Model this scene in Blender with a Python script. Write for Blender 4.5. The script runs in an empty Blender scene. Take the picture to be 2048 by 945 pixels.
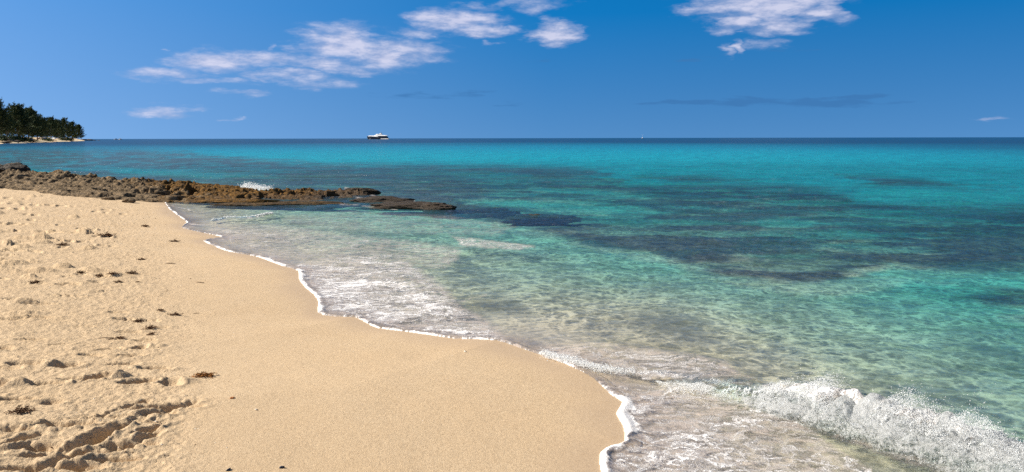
import bpy, bmesh, math, random
import numpy as np
from mathutils import Vector, Matrix, Euler

# ------------------------------------------------------------------ camera
H = 1.75                       # eye height above the water
F = 1479.0                     # focal length in photo pixels (26 mm lens)
PITCH = math.atan((472.5-276.8)/F)
ROLL = math.radians(0.11)
scene = bpy.context.scene
col = scene.collection
cd = bpy.data.cameras.new('camera'); cam = bpy.data.objects.new('camera', cd); col.objects.link(cam)
cd.lens = 26; cd.sensor_width = 36; cd.clip_start = 0.05; cd.clip_end = 60000
CR = Matrix.Rotation(math.pi/2-PITCH, 3, 'X') @ Matrix.Rotation(-ROLL, 3, 'Z')
cam.matrix_world = Matrix.Translation((0, 0, H)) @ CR.to_4x4()
scene.camera = cam
RM = np.array(CR)

# ------------------------------------------------------------------ sun, sky, exposure
SUN_AZ = math.radians(-90)     # left of the view direction (+Y)
SUN_EL = math.radians(36)
sd = bpy.data.lights.new('sun', 'SUN'); sd.energy = 4.8; sd.angle = math.radians(0.5); sd.color = (1, 0.93, 0.82)
sun = bpy.data.objects.new('sun', sd); col.objects.link(sun)
sdir = Vector((math.sin(SUN_AZ)*math.cos(SUN_EL), math.cos(SUN_AZ)*math.cos(SUN_EL), math.sin(SUN_EL)))
sun.rotation_euler = sdir.to_track_quat('Z', 'Y').to_euler()
vs = scene.view_settings
vs.view_transform = 'Standard'; vs.look = 'None'; vs.gamma = 1; vs.use_curve_mapping = False
vs.exposure = 0.88
scene.cycles.transparent_max_bounces = 24
scene.cycles.max_bounces = 6
scene.cycles.caustics_reflective = False; scene.cycles.caustics_refractive = False
scene.cycles.sample_clamp_indirect = 4
scene.cycles.use_denoising = False; scene.cycles.sample_clamp_direct = 2.5

# ---- little node helper
class NT:
    def __init__(s, tree): s.t = tree; s.n = tree.nodes; s.l = tree.links
    def __call__(s, typ, ins=None, **kw):
        n = s.n.new(typ)
        for k, v in kw.items(): setattr(n, k, v)
        if ins:
            for k, v in ins.items():
                sock = n.inputs[k]
                if isinstance(v, bpy.types.NodeSocket): s.l.new(v, sock)
                else: sock.default_value = v
        return n
    def m(s, op, a, b=0.0, c=0.0, clamp=False):
        n = s.n.new('ShaderNodeMath'); n.operation = op; n.use_clamp = clamp
        for i, v in enumerate((a, b, c)):
            if isinstance(v, bpy.types.NodeSocket): s.l.new(v, n.inputs[i])
            else: n.inputs[i].default_value = v
        return n.outputs[0]
    def v(s, op, a, b=(0, 0, 0)):
        n = s.n.new('ShaderNodeVectorMath'); n.operation = op
        for i, v in enumerate((a, b)):
            if isinstance(v, bpy.types.NodeSocket): s.l.new(v, n.inputs[i])
            else: n.inputs[i].default_value = v
        return n
    def mix(s, f, a, b, blend='MIX'):
        n = s.n.new('ShaderNodeMix'); n.data_type = 'RGBA'; n.blend_type = blend
        for i, v in ((0, f), (6, a), (7, b)):
            if isinstance(v, bpy.types.NodeSocket): s.l.new(v, n.inputs[i])
            elif i == 0: n.inputs[i].default_value = v
            else: n.inputs[i].default_value = (*v, 1) if len(v) == 3 else v
        return n.outputs[2]
    def rng(s, v, a, b, c=0.0, d=1.0, smooth=False):
        n = s.n.new('ShaderNodeMapRange'); n.clamp = True
        if smooth: n.interpolation_type = 'SMOOTHSTEP'
        for i, x in enumerate((v, a, b, c, d)):
            if isinstance(x, bpy.types.NodeSocket): s.l.new(x, n.inputs[i])
            else: n.inputs[i].default_value = x
        return n.outputs[0]
    def noise(s, vec, scale, detail=4, rough=0.55, dist=0.0):
        return s('ShaderNodeTexNoise', {'Vector': vec, 'Scale': scale, 'Detail': detail, 'Roughness': rough, 'Distortion': dist}).outputs[0]
    def attr(s, name):
        n = s.n.new('ShaderNodeAttribute'); n.attribute_name = name; return n.outputs['Fac']

def pix_dir(px, py):
    """world direction through a photo pixel (2048x945)"""
    v = np.stack([(np.asarray(px, float)-1024), -(np.asarray(py, float)-472.5), -F*np.ones_like(np.asarray(px, float))], -1)
    w = v @ RM.T
    return w/np.linalg.norm(w, axis=-1, keepdims=True)

def project(x, y, z):
    p = np.stack([x, y, z-H], -1) @ RM
    d = np.maximum(-p[..., 2], 1e-3)
    return p[..., 0]/d*F+1024, 472.5-p[..., 1]/d*F

def plane(px, py, z=0.0):
    d = pix_dir(px, py); t = (z-H)/d[..., 2]
    return d[..., 0]*t, d[..., 1]*t

# world: Nishita sky with clouds placed by direction
world = bpy.data.worlds.new('World'); scene.world = world; world.use_nodes = True
SKY_UP = 0.42
def build_world():
    t = NT(world.node_tree); t.n.clear()
    sky = t('ShaderNodeTexSky', sky_type='NISHITA')
    sky.sun_disc = False; sky.sun_elevation = SUN_EL; sky.sun_rotation = SUN_AZ
    sky.altitude = 0; sky.air_density = 1.0; sky.dust_density = 0.1; sky.ozone_density = 4.0
    tc = t('ShaderNodeTexCoord').outputs['Generated']
    # clear tropical air: the white band of the horizon is kept out by looking a little higher
    up = t.v('ADD', t.v('MULTIPLY', tc, (1, 1, 1.9)).outputs[0], (0, 0, SKY_UP)).outputs[0]
    t.l.new(t.v('NORMALIZE', up).outputs[0], sky.inputs[0])
    sep = t('ShaderNodeSeparateXYZ', {0: tc})
    az = t.m('ARCTAN2', sep.outputs[0], sep.outputs[1])
    hz = t.m('SQRT', t.m('ADD', t.m('MULTIPLY', sep.outputs[0], sep.outputs[0]), t.m('MULTIPLY', sep.outputs[1], sep.outputs[1])))
    el = t.m('ARCTAN2', sep.outputs[2], hz)
    uv = t('ShaderNodeCombineXYZ', {0: az, 1: el, 2: 0.0}).outputs[0]
    # stretched noise: distant cloud layers are seen flat
    nv = t.v('MULTIPLY', uv, (1.0, 3.3, 1)).outputs[0]
    w1 = t('ShaderNodeTexNoise', {'Vector': nv, 'Scale': 11.0, 'Detail': 6.0, 'Roughness': 0.6})
    wv = t.v('MULTIPLY', t.v('SUBTRACT', w1.outputs['Color'], (0.5, 0.5, 0.5)).outputs[0], (0.13, 0.036, 0)).outputs[0]
    uw = t.v('ADD', uv, wv).outputs[0]
    def blobs(lst, base):
        acc = None
        for (x, y, rx, ry, st) in lst:
            d = pix_dir(np.array([x, x+rx, x]), np.array([y, y, y+ry]))
            a = np.arctan2(d[:, 0], d[:, 1]); e = np.arctan2(d[:, 2], np.hypot(d[:, 0], d[:, 1]))
            ru = abs(a[1]-a[0]); re = abs(e[2]-e[0])
            q = t.v('MULTIPLY', t.v('SUBTRACT', base, (float(a[0]), float(e[0]), 0)).outputs[0], (1/float(ru), 1/float(re), 0)).outputs[0]
            ln = t.v('LENGTH', q).outputs['Value']
            g = t.m('MULTIPLY', t.rng(ln, 1.7, 0.15, 0.0, 1.0, True), st)
            acc = g if acc is None else t.m('MAXIMUM', acc, g)
        return acc
    white = [(330, 143, 90, 11, .7), (440, 118, 80, 20, 1.0), (530, 118, 80, 17, .8), (640, 128, 90, 12, .75), (680, 88, 75, 32, 1.0),
             (770, 105, 100, 27, 1.0), (845, 108, 45, 16, .5), (690, 135, 75, 10, .7), (575, 152, 85, 10, .7), (640, 165, 70, 9, .55), (410, 160, 75, 7, .5),
             (325, 225, 65, 10, .8), (485, 184, 45, 6, .35), (478, 236, 20, 5, .4), (525, 92, 10, 6, .45), (600, 97, 55, 9, .45),
             (905, 42, 75, 22, 1.0), (980, 65, 60, 13, .9), (820, 62, 40, 11, .6), (1108, 68, 42, 24, .95), (1150, 62, 22, 8, .45),
             (1080, 18, 50, 16, .5), (960, 12, 60, 8, .4), (1040, 6, 40, 10, .5), (980, 89, 18, 5, .4), (338, 93, 12, 3, .4),
             (1440, 12, 75, 14, .85), (1545, 10, 130, 30, 1.05), (1470, 45, 45, 20, .9), (1560, 45, 55, 20, .9), (1672, 18, 38, 26, .9),
             (1497, 94, 14, 15, .75), (1545, 88, 38, 13, .5), (1462, 103, 18, 15, .45), (2000, 232, 50, 5, .4), (320, 205, 25, 5, .25),
             (1300, -60, 120, 40, .6), (700, -90, 250, 50, .7), (-250, 60, 200, 30, .8), (2350, 60, 200, 40, .8)]
    dark = [(1370, 205, 90, 6, .9), (1500, 206, 110, 11, .9), (1640, 205, 110, 12, 1.0), (1720, 190, 70, 7, 1.0), (1780, 208, 90, 8, .6), (1350, 117, 45, 6, .7),
            (1420, 108, 60, 5, .5), (1590, 103, 70, 5, .5), (820, 190, 90, 11, .6), (900, 190, 100, 9, .6), (1020, 208, 60, 8, .5), (1080, 125, 30, 5, .6), (1990, 80, 30, 8, .4)]
    wb = blobs(white, uw)
    n2 = t.noise(nv, 26.0, 8, 0.62)
    den = t.m('ADD', t.m('MULTIPLY', wb, 1.0), t.m('MULTIPLY', t.m('SUBTRACT', n2, 0.5), 1.5))
    cover = t.m('POWER', t.rng(den, 0.02, 1.0, 0, 1), 1.15)
    cover = t.m('MULTIPLY', cover, t.rng(wb, 0.02, 0.25))
    # sun shading painted into cloud colour: thicker parts and upper left sides are brighter
    off = t.v('ADD', nv, (0.006, -0.020, 0)).outputs[0]
    n3 = t.noise(off, 26.0, 8, 0.62)
    lit = t.rng(t.m('ADD', t.m('MULTIPLY', t.m('SUBTRACT', n2, n3), 1.6), t.m('MULTIPLY', t.m('SUBTRACT', den, .6), .35)), -0.25, 0.30)
    ccol = t.mix(lit, (2.4, 2.7, 3.9), (4.1, 4.05, 4.9))
    skyc = t('ShaderNodeHueSaturation', {'Saturation': t.m('MULTIPLY', t.m('MULTIPLY', t.rng(el, 0.0, 0.16, 1.2, 1.36), t.rng(az, -.62, .05, .86, 1.0)), t.rng(el, .18, .5, 1.0, .50)), 'Value': t.m('MULTIPLY', t.m('MULTIPLY', t.rng(el, 0.0, 0.16, .86, 1.02), t.rng(az, -.62, .05, 1.04, 1.0)), t.rng(el, .18, .5, 1.0, .55)), 'Color': sky.outputs[0], 'Hue': 0.495, 'Fac': 1.0}).outputs[0]  # unseen overhead sky dimmed and desaturated to deepen and warm the shadows
    skyc = t('ShaderNodeGamma', {'Color': skyc, 'Gamma': 1.0}).outputs[0]
    db = blobs(dark, t.v('ADD', uv, t.v('MULTIPLY', wv, (1, .6, 0)).outputs[0]).outputs[0])
    nd = t.noise(t.v('MULTIPLY', nv, (1, 2.2, 1)).outputs[0], 30.0, 6, 0.6)
    dcov = t.rng(t.m('ADD', db, t.m('MULTIPLY', t.m('SUBTRACT', nd, .5), 1.3)), 0.35, 0.9, 0, 0.75, True)
    dcov = t.m('MULTIPLY', dcov, t.rng(db, 0.02, 0.3))
    # thin veil low over the left
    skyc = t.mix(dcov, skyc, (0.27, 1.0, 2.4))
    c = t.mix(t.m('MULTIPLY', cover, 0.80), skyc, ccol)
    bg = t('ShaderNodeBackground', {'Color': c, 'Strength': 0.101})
    out = t('ShaderNodeOutputWorld', {'Surface': bg.outputs[0]})
build_world()

# ------------------------------------------------------------------ numpy noise
def _hash(ix, iy, seed):
    h = (ix.astype(np.int64)*374761393 + iy.astype(np.int64)*668265263 + seed*974711) & 0x7fffffff
    h = ((h ^ (h >> 13))*1274126177) & 0x7fffffff
    h = (h ^ (h >> 16)) & 0xffff
    return h.astype(np.float32)*(1/65535.0)
def vnoise(x, y, seed=0):
    ix = np.floor(x); iy = np.floor(y)
    fx = (x-ix).astype(np.float32); fy = (y-iy).astype(np.float32)
    ix = ix.astype(np.int64); iy = iy.astype(np.int64)
    fx = fx*fx*fx*(fx*(fx*6-15)+10); fy = fy*fy*fy*(fy*(fy*6-15)+10)
    a = _hash(ix, iy, seed); b = _hash(ix+1, iy, seed); c = _hash(ix, iy+1, seed); d = _hash(ix+1, iy+1, seed)
    return (a+(b-a)*fx)*(1-fy)+(c+(d-c)*fx)*fy
def fbm(x, y, octv=4, seed=0, gain=0.5):
    s = 0; a = 1; n = 0
    for i in range(octv):
        s = s+a*(vnoise(x*2**i+17.3*i, y*2**i-9.1*i, seed+i)-0.5); n += a; a *= gain
    return s/n*2          # about -1..1
def ridged(x, y, octv=4, seed=0, gain=0.55):
    s = 0; a = 1; n = 0
    for i in range(octv):
        s = s+a*(1-np.abs(2*vnoise(x*2**i+7.7*i, y*2**i+3.1*i, seed+i)-1)); n += a; a *= gain
    return s/n
def sstep(a, b, x):
    t = np.clip((x-a)/(b-a), 0, 1); return t*t*(3-2*t)

def seg_dist(x, y, P):
    """distance to a polyline, and the arc parameter of the nearest point (in points)"""
    best = np.full(x.shape, 1e18); par = np.zeros(x.shape)
    for i in range(len(P)-1):
        ax, ay = P[i]; bx, by = P[i+1]
        dx, dy = bx-ax, by-ay; L = dx*dx+dy*dy+1e-12
        t = np.clip(((x-ax)*dx+(y-ay)*dy)/L, 0, 1)
        d = (x-ax-t*dx)**2+(y-ay-t*dy)**2
        m = d < best
        best = np.where(m, d, best); par = np.where(m, i+t, par)
    return np.sqrt(best), par
def inside(x, y, P):
    c = np.zeros(x.shape, bool)
    n = len(P)
    for i in range(n):
        ax, ay = P[i]; bx, by = P[(i+1) % n]
        if ay == by: continue
        c ^= ((ay > y) != (by > y)) & (x < (bx-ax)*(y-ay)/(by-ay)+ax)
    return c

# ------------------------------------------------------------------ the coast line
COAST_PX = [(1202, 945), (1200, 908), (1224, 892), (1249, 884), (1245, 850), (1232, 827), (1245, 805), (1221, 790), (1189, 759), (1144, 734),
            (1111, 721), (1073, 708), (1027, 692), (995, 682), (950, 679), (910, 678), (855, 670), (804, 663), (756, 657), (732, 646), (712, 636), (685, 634), (661, 633),
            (636, 626), (637, 606), (628, 590), (610, 575), (597, 557), (596, 542), (560, 531), (526, 518), (500, 511), (454, 503), (425, 491), (406, 482),
            (430, 477), (443, 474), (400, 465), (362, 455), (374, 446), (358, 433), (338, 418), (331, 408), (318, 401), (250, 384), (150, 372), (0, 358)]
cx, cy = plane(np.array([p[0] for p in COAST_PX]), np.array([p[1] for p in COAST_PX]))
near = list(zip(cx, cy))
near = [(-2.0, -400), (-0.6, -60), (0.1, -12), (0.35, -3), (0.5, 1.5), (near[0][0], 3.3)] + near
def smooth(P, n=3):
    out = []
    for i in range(len(P)-1):
        p0 = P[max(i-1, 0)]; p1 = P[i]; p2 = P[i+1]; p3 = P[min(i+2, len(P)-1)]
        for k in range(n):
            t = k/n
            out.append(tuple(0.5*((2*p1[j])+(-p0[j]+p2[j])*t+(2*p0[j]-5*p1[j]+4*p2[j]-p3[j])*t*t+(-p0[j]+3*p1[j]-3*p2[j]+p3[j])*t**3) for j in (0, 1)))
    out.append(P[-1]); return out
near_s = near[:5]+smooth(near[5:], 2)
FAR = [(-30, 34), (-60, 58), (-130, 140), (-190, 240), (-215, 310), (-226, 348), (-250, 390), (-269, 430), (-310, 512), (-354, 600), (-405, 700), (-454, 800), (-466, 830), (-490, 850), (-560, 870), (-3000, 1200)]
COAST = near_s+FAR
LAND = COAST+[(-9000, 1200), (-9000, -400)]

def coast_sd(x, y):
    """signed distance to the coast, land positive"""
    d = np.empty(x.shape); ins = inside(x, y, LAND)
    r = np.hypot(x, y)
    nearm = r < 60
    if nearm.any():
        a, _ = seg_dist(x[nearm], y[nearm], near_s+FAR[:3]); d[nearm] = a
    if (~nearm).any():
        a, _ = seg_dist(x[~nearm], y[~nearm], [near_s[0], near_s[5], near_s[len(near_s)//2], near_s[-1]]+FAR); d[~nearm] = a
    return np.where(ins, d, -d)

def poly_mask(px, py, P, soft):
    """soft mask of a region given in photo pixels"""
    d, _ = seg_dist(px, py, P+[P[0]])
    ins = inside(px, py, P)
    return sstep(-soft, soft, np.where(ins, d, -d))
def line_mask(px, py, P, w):
    d, par = seg_dist(px, py, P)
    return np.exp(-(d/w)**2)

REEF = [[(-400, 296), (300, 300), (520, 318), (640, 330), (820, 330), (1010, 332), (1190, 340), (1240, 372), (1500, 372), (1640, 378), (1740, 405), (1900, 416), (2400, 405),
         (2400, 575), (2048, 545), (1900, 545), (1780, 528), (1690, 545), (1640, 565), (1560, 560), (1400, 545), (1300, 510), (1150, 480), (1010, 452), (880, 416), (720, 398), (350, 392), (200, 375), (60, 338), (-400, 335)],
        [(1900, 600), (2010, 580), (2300, 590), (2300, 625), (1990, 615)],
        [(1300, 352), (1420, 358), (1480, 364), (1350, 366)], [(1690, 352), (1850, 362), (1990, 378), (1750, 372)]]
REEF_GAPS = [([(930, 400), (1120, 404), (1270, 418), (1280, 432), (1100, 425), (960, 414)], 6, .75), ([(1500, 440), (1600, 440), (1640, 458), (1530, 462)], 6, .6),
             ([(180, 332), (420, 345), (520, 352), (440, 358), (250, 350)], 5, .8), ([(820, 345), (1000, 352), (1180, 362), (1000, 362)], 6, .5), ([(1050, 372), (1300, 392), (1260, 402), (1080, 385)], 6, .5),
             ([(1700, 425), (2048, 420), (2048, 432), (1760, 440)], 6, .4), ([(380, 300), (760, 312), (760, 322), (400, 312)], 4, .6)]
def reef_mask(x, y, z):
    r = np.hypot(x, y)
    wx = fbm(x*.5, y*.5, 4, 11)*0.05*r+fbm(x*2.2, y*2.2, 3, 12)*0.02*r
    wy = fbm(x*.5+40, y*.5, 4, 13)*0.05*r+fbm(x*2.2, y*2.2+9, 3, 14)*0.015*r
    px, py = project(x+wx, np.maximum(y+wy, 0.5), z)
    m = np.zeros(x.shape)
    for P in REEF: m = np.maximum(m, poly_mask(px, py, P, 9))
    for P, s, k in REEF_GAPS: m = m*(1-k*poly_mask(px, py, P, s))
    n = fbm(x*.45, y*.9, 5, 15, .6)
    m = m*(0.50+0.50*sstep(-.30, .10, n))
    m = m*np.where(y > 0.3, 1, 0)
    return np.clip(m, 0, 1)

# ------------------------------------------------------------------ terrain: sand above, sea bed below
def base_height(x, y, d=None):
    if d is None: d = coast_sd(x, y)
    r = np.hypot(x, y)
    land = np.maximum(d, 0); sea = np.maximum(-d, 0)
    z = 0.50*(1-np.exp(-land*0.16))+0.006*land
    far = sstep(90, 200, r)
    z = z+far*(np.minimum(land, 14)*0.22*sstep(0, 3, land)-0.4)*(land > 0)
    z = np.minimum(z, 4.0)
    bed = -(0.42*(1-np.exp(-sea*0.11))+0.02*sstep(0, .5, sea))
    bed = np.maximum(bed, -0.44)
    return np.where(d > 0, z, bed)

def hit(px, py):
    """where the ray through a photo pixel meets the sand"""
    d = pix_dir(px, py)
    z = 0.2
    for _ in range(12):
        t = (z-H)/d[2]; x, y = d[0]*t, d[1]*t
        z = 0.5*z+0.5*float(base_height(np.array([x]), np.array([y]))[0])
    return x, y, z

# prints and hollows in the sand: pixel, length, width (m), heading (deg from +X), depth
PRINTS = [(250, 640, .15, .06, 12, .03), (300, 642, .14, .06, 5, .028), (322, 655, .12, .05, 20, .025), (290, 682, .14, .06, 8, .03), (222, 700, .15, .06, 10, .03), (262, 712, .16, .06, 14, .03), (180, 712, .14, .06, 0, .026), (150, 760, .16, .07, 15, .03), (95, 770, .18, .08, 5, .035), (60, 680, .18, .07, 10, .03), (120, 690, .15, .06, 18, .026), (30, 800, .20, .08, 10, .035), (150, 850, .20, .09, 20, .05), (100, 850, .18, .08, 15, .045), (230, 920, .22, .08, 12, .045), (20, 860, .2, .09, 10, .045),
          (234, 627, .15, .08, 10, .022), (168, 654, .20, .05, 3, .022), (255, 664, .16, .075, 14, .03), (281, 697, .10, .10, 60, .03), (312, 694, .13, .12, 0, -.012),
          (243, 730, .17, .075, 16, .028), (311, 738, .19, .085, 0, .045), (55, 728, .22, .13, 0, .045), (133, 732, .17, .11, 10, .045),
          (197, 757, .17, .14, 50, .055), (278, 766, .19, .12, 22, .045), (238, 755, .14, .10, 0, -.018), (342, 768, .10, .16, 60, .03), (365, 764, .17, .14, 0, -.012),
          (104, 806, .13, .11, 0, .04), (135, 815, .13, .13, -20, -.012), (281, 817, .20, .08, 22, .045), (352, 812, .24, .085, 10, .055), (319, 826, .16, .08, 8, .05),
          (197, 870, .15, .13, 60, .07), (257, 888, .24, .08, 8, .05), (297, 858, .15, .06, 50, .05), (186, 905, .22, .08, 15, .05), (45, 880, .18, .10, 60, .05), (75, 893, .18, .07, 10, .045),
          (106, 908, .26, .08, 22, .05), (40, 940, .42, .08, 16, .055), (157, 936, .20, .09, 10, .05), (262, 848, .30, .04, 22, .03), (200, 835, .34, .035, 18, .025),
          (70, 636, .26, .09, 8, .045), (15, 640, .26, .07, 12, .03), (45, 628, .30, .10, 8, -.02), (2, 697, .14, .11, 0, .04), (10, 736, .18, .08, 0, .03), (15, 770, .24, .16, 0, -.018),
          (25, 600, .15, .09, 0, .03), (72, 608, .26, .10, 3, .03), (50, 604, .18, .08, 0, -.015), (137, 570, .18, .09, 14, .03), (192, 565, .14, .08, 10, .022), (163, 549, .13, .09, 0, .025), (205, 553, .18, .09, 0, .025),
          (137, 593, .34, .05, 4, .024), (186, 584, .22, .09, 50, -.01), (247, 606, .26, .10, -20, -.010), (71, 566, .20, .07, 0, .03), (17, 502, .42, .12, 0, .045), (8, 521, .30, .11, 0, .045), (105, 465, .34, .12, 4, .045),
          (80, 463, .26, .10, 0, .03), (27, 448, .40, .12, 0, .04), (124, 495, .16, .08, 0, .03), (213, 474, .36, .08, 0, .03), (150, 483, .40, .07, 0, .03), (133, 481, .2, .08, 0, .03), (207, 491, .34, .06, 0, .018),
          (180, 460, .24, .07, 0, .025), (163, 457, .18, .07, 0, .025), (182, 467, .22, .06, 0, .025), (112, 450, .26, .07, 0, .02), (60, 440, .3, .08, 0, .025), (118, 412, .6, .14, -6, .05), (20, 397, .7, .10, 0, .04), (10, 407, .5, .12, 0, .04), (25, 418, .6, .10, 0, .035),
          (62, 430, .40, .10, -10, .03), (195, 424, .4, .09, -10, .03), (210, 420, .3, .1, 0, .03), (240, 428, .3, .08, 0, .02), (60, 410, .6, .12, -14, .03), (135, 553, .12, .07, 0, .02), (0, 558, .14, .09, 0, .03)]
rs = np.random.RandomState(4)
for k in range(70):
    px_, py_ = rs.uniform(-350, 250), rs.uniform(395, 900)
    if py_ > 560 and px_ > -30: continue
    if px_ > 100+0.25*(py_-400)+60: continue
    dd = H*F/(py_-276)
    s_ = rs.uniform(.7, 1.15)
    PRINTS.append((px_, py_, .24*s_, .10*s_, rs.uniform(-30, 60), rs.uniform(.018, .042)))
for k in range(60):      # small heaps between the prints
    py_ = 390+170*rs.rand()**1.2; px_ = rs.uniform(-200, 60+180*rs.rand()+.2*(py_-400))
    s_ = rs.uniform(.6, 1.2); PRINTS.append((px_, py_, .30*s_, .12*s_, rs.uniform(-20, 30), -rs.uniform(.012, .026)))
PW = []
for (px_, py_, L, W, A, D) in PRINTS:
    if py_ > 800: D *= .85; L *= 1.15; W *= .8
    else: D *= 1.3; L *= 1.2; W *= .95
    x, y, z = hit(px_, py_)
    PW.append((x, y, L, W, math.radians(A), D*(1+1.3*min(max((y-6)/6, 0), 1))))

def pw0(px, py):
    x, y, z = hit(px, py); return x, y
FURROWS = [([(-60, 925), (0, 905), (50, 893), (110, 905), (180, 884), (250, 850), (300, 826), (385, 803)], .030, .032),
           ([(40, 960), (110, 925), (190, 903), (260, 890), (310, 862)], .028, .030), ([(-60, 880), (30, 868), (100, 848), (170, 842), (230, 822), (290, 800)], .020, .020)]
def sand_detail(x, y, d):
    """prints, furrows and lumps on the dry sand"""
    z = np.zeros(x.shape)
    r = np.hypot(x, y)
    px, py = project(x, np.maximum(y, .5), np.full(x.shape, 0.2))
    # trodden zone: everything left of a line
    edge = 330+60*fbm(x*.8, y*.8, 3, 5)+(py-600)*0.15
    tro = sstep(90, -90, px-edge)*sstep(60, 30, r)*(d > 0)
    tro = np.where(y > 0.5, tro, sstep(0.3, 2.0, -x)*(d > 0.8)*(r < 60))
    z += tro*(0.011*fbm(x*2.1, y*2.1, 4, 31)+0.008*fbm(x*8, y*8, 3, 32)+0.008*np.maximum(fbm(x*17, y*17, 3, 33)-.05, 0)+.005*fbm(x*30, y*30, 2, 36))
    z += (d > 0)*0.004*fbm(x*3, y*3, 3, 34)*(r < 60)
    wob = 0.20
    n1 = fbm(x*14, y*14, 4, 41); n2 = fbm(x*14+5, y*14+3, 4, 42); n3 = ridged(x*26, y*26, 3, 43)
    for (fx, fy, L, W, A, D) in PW:
        R = max(L, W)*2.2
        m = (np.abs(x-fx) < R) & (np.abs(y-fy) < R)
        if not m.any(): continue
        X = x[m]-fx; Y = y[m]-fy; c, s = math.cos(A), math.sin(A)
        u = (X*c+Y*s)/(L*.5); v = (-X*s+Y*c)/(W*.5)
        q = np.sqrt(u*u+v*v)+wob*n1[m]*0.8
        pit = -D*sstep(1.25, .45, q)
        rim = (abs(D)*0.16)*np.exp(-((q-1.35)/.33)**2)*(1+.9*n2[m])*(D > 0)
        z[m] += pit*(1+.25*n2[m])+rim+abs(D)*.22*(n3[m]-.4)*np.exp(-(q/1.9)**2)
    # dragged furrows
    if (d > 0).any():
        for FP, w_, dd_ in FURROWS:
            FPn = [pw0(*q) for q in FP]
            m = (x < 0) & (r < 8) & (y > 1)
            if not m.any(): continue
            ds, _ = seg_dist(x[m]+.030*n1[m], y[m]+.030*n2[m], FPn)
            kk = sstep(-.45, .35, fbm(x[m]*3.2, y[m]*3.2, 3, 55)); z[m] += -dd_*(.25+1.0*kk)*np.exp(-(ds/(w_*(.8+.5*kk)))**2)*(1+.8*n2[m])+dd_*.30*np.exp(-((ds-1.9*w_)/(.7*w_))**2)*(1+.9*n1[m])
    # the deeply churned corner
    P = [(-300, 850), (0, 845), (90, 850), (200, 800), (300, 795), (395, 795), (370, 830), (310, 870), (260, 905), (200, 945), (100, 1050), (-300, 1100)]
    cm = poly_mask(px+n1*18, py+n2*14, P, 16)*(y > .5)
    if cm.max() > 0:
        u = x*math.cos(.38)+y*math.sin(.38); v = -x*math.sin(.38)+y*math.cos(.38)
        z += cm*(0.018*fbm(u*1.6, v*7, 3, 51)+0.004*ridged(u*11, v*18, 3, 52)-0.004+0.007*fbm(u*26, v*30, 3, 53))
    cm2 = poly_mask(px+n1*18, py+n2*14, [(120, 560), (330, 540), (330, 620), (360, 700), (250, 780), (140, 800), (100, 700)], 30)*(y > .5)
    z += cm2*(0.004*ridged(x*20, y*20, 3, 54))
    return z



# ------------------------------------------------------------------ breaking wave
BR_PX = [(1030, 692), (1120, 722), (1200, 745), (1300, 752), (1420, 768), (1520, 795), (1600, 818), (1700, 848), (1800, 880), (1900, 908), (2048, 962), (2300, 1060), (2700, 1200)]
BR_A = [.0, .012, .025, .035, .045, .09, .15, .195, .19, .185, .175, .15, .08]
bx, by = plane(np.array([p[0] for p in BR_PX]), np.array([p[1] for p in BR_PX]))
BR = list(zip(bx, by))
def breaker(x, y):
    """signed distance to the crest (positive on the seaward side), amplitude, along-parameter"""
    d, par = seg_dist(x, y, BR)
    # seaward side: farther from the camera
    i = np.clip(par.astype(int), 0, len(BR)-2)
    B = np.array(BR); t = par-i
    cxp = B[i, 0]*(1-t)+B[i+1, 0]*t; cyp = B[i, 1]*(1-t)+B[i+1, 1]*t
    dx = B[i+1, 0]-B[i, 0]; dy = B[i+1, 1]-B[i, 1]
    side = dx*(y-cyp)-dy*(x-cxp)
    sd_ = np.where(side > 0, d, -d)
    A = np.interp(par, np.arange(len(BR_A)), BR_A)
    return sd_, A, par

SMALL = [  # small crests rolling into the cove: photo polyline, height
    ([(372, 446), (410, 452), (470, 462), (520, 468)], .018, .16),
    ([(425, 444), (450, 438), (500, 436), (540, 428), (600, 418), (680, 412)], .045, .22),
    ([(560, 450), (650, 440), (760, 438), (860, 430)], .03, .35),
    ([(700, 545), (800, 560), (880, 600), (930, 625)], .018, .25),
    ([(820, 640), (900, 612), (970, 600)], .018, .12),
    ([(1180, 705), (1270, 700), (1360, 716), (1440, 728)], .035, .16),
    ([(900, 490), (1000, 500), (1100, 515), (1200, 545)], .03, .5)]
SMALL_W = []
for P, a, w in SMALL:
    qx, qy = plane(np.array([p[0] for p in P]), np.array([p[1] for p in P])); SMALL_W.append((smooth(list(zip(qx, qy)), 3), a, w))

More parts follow.
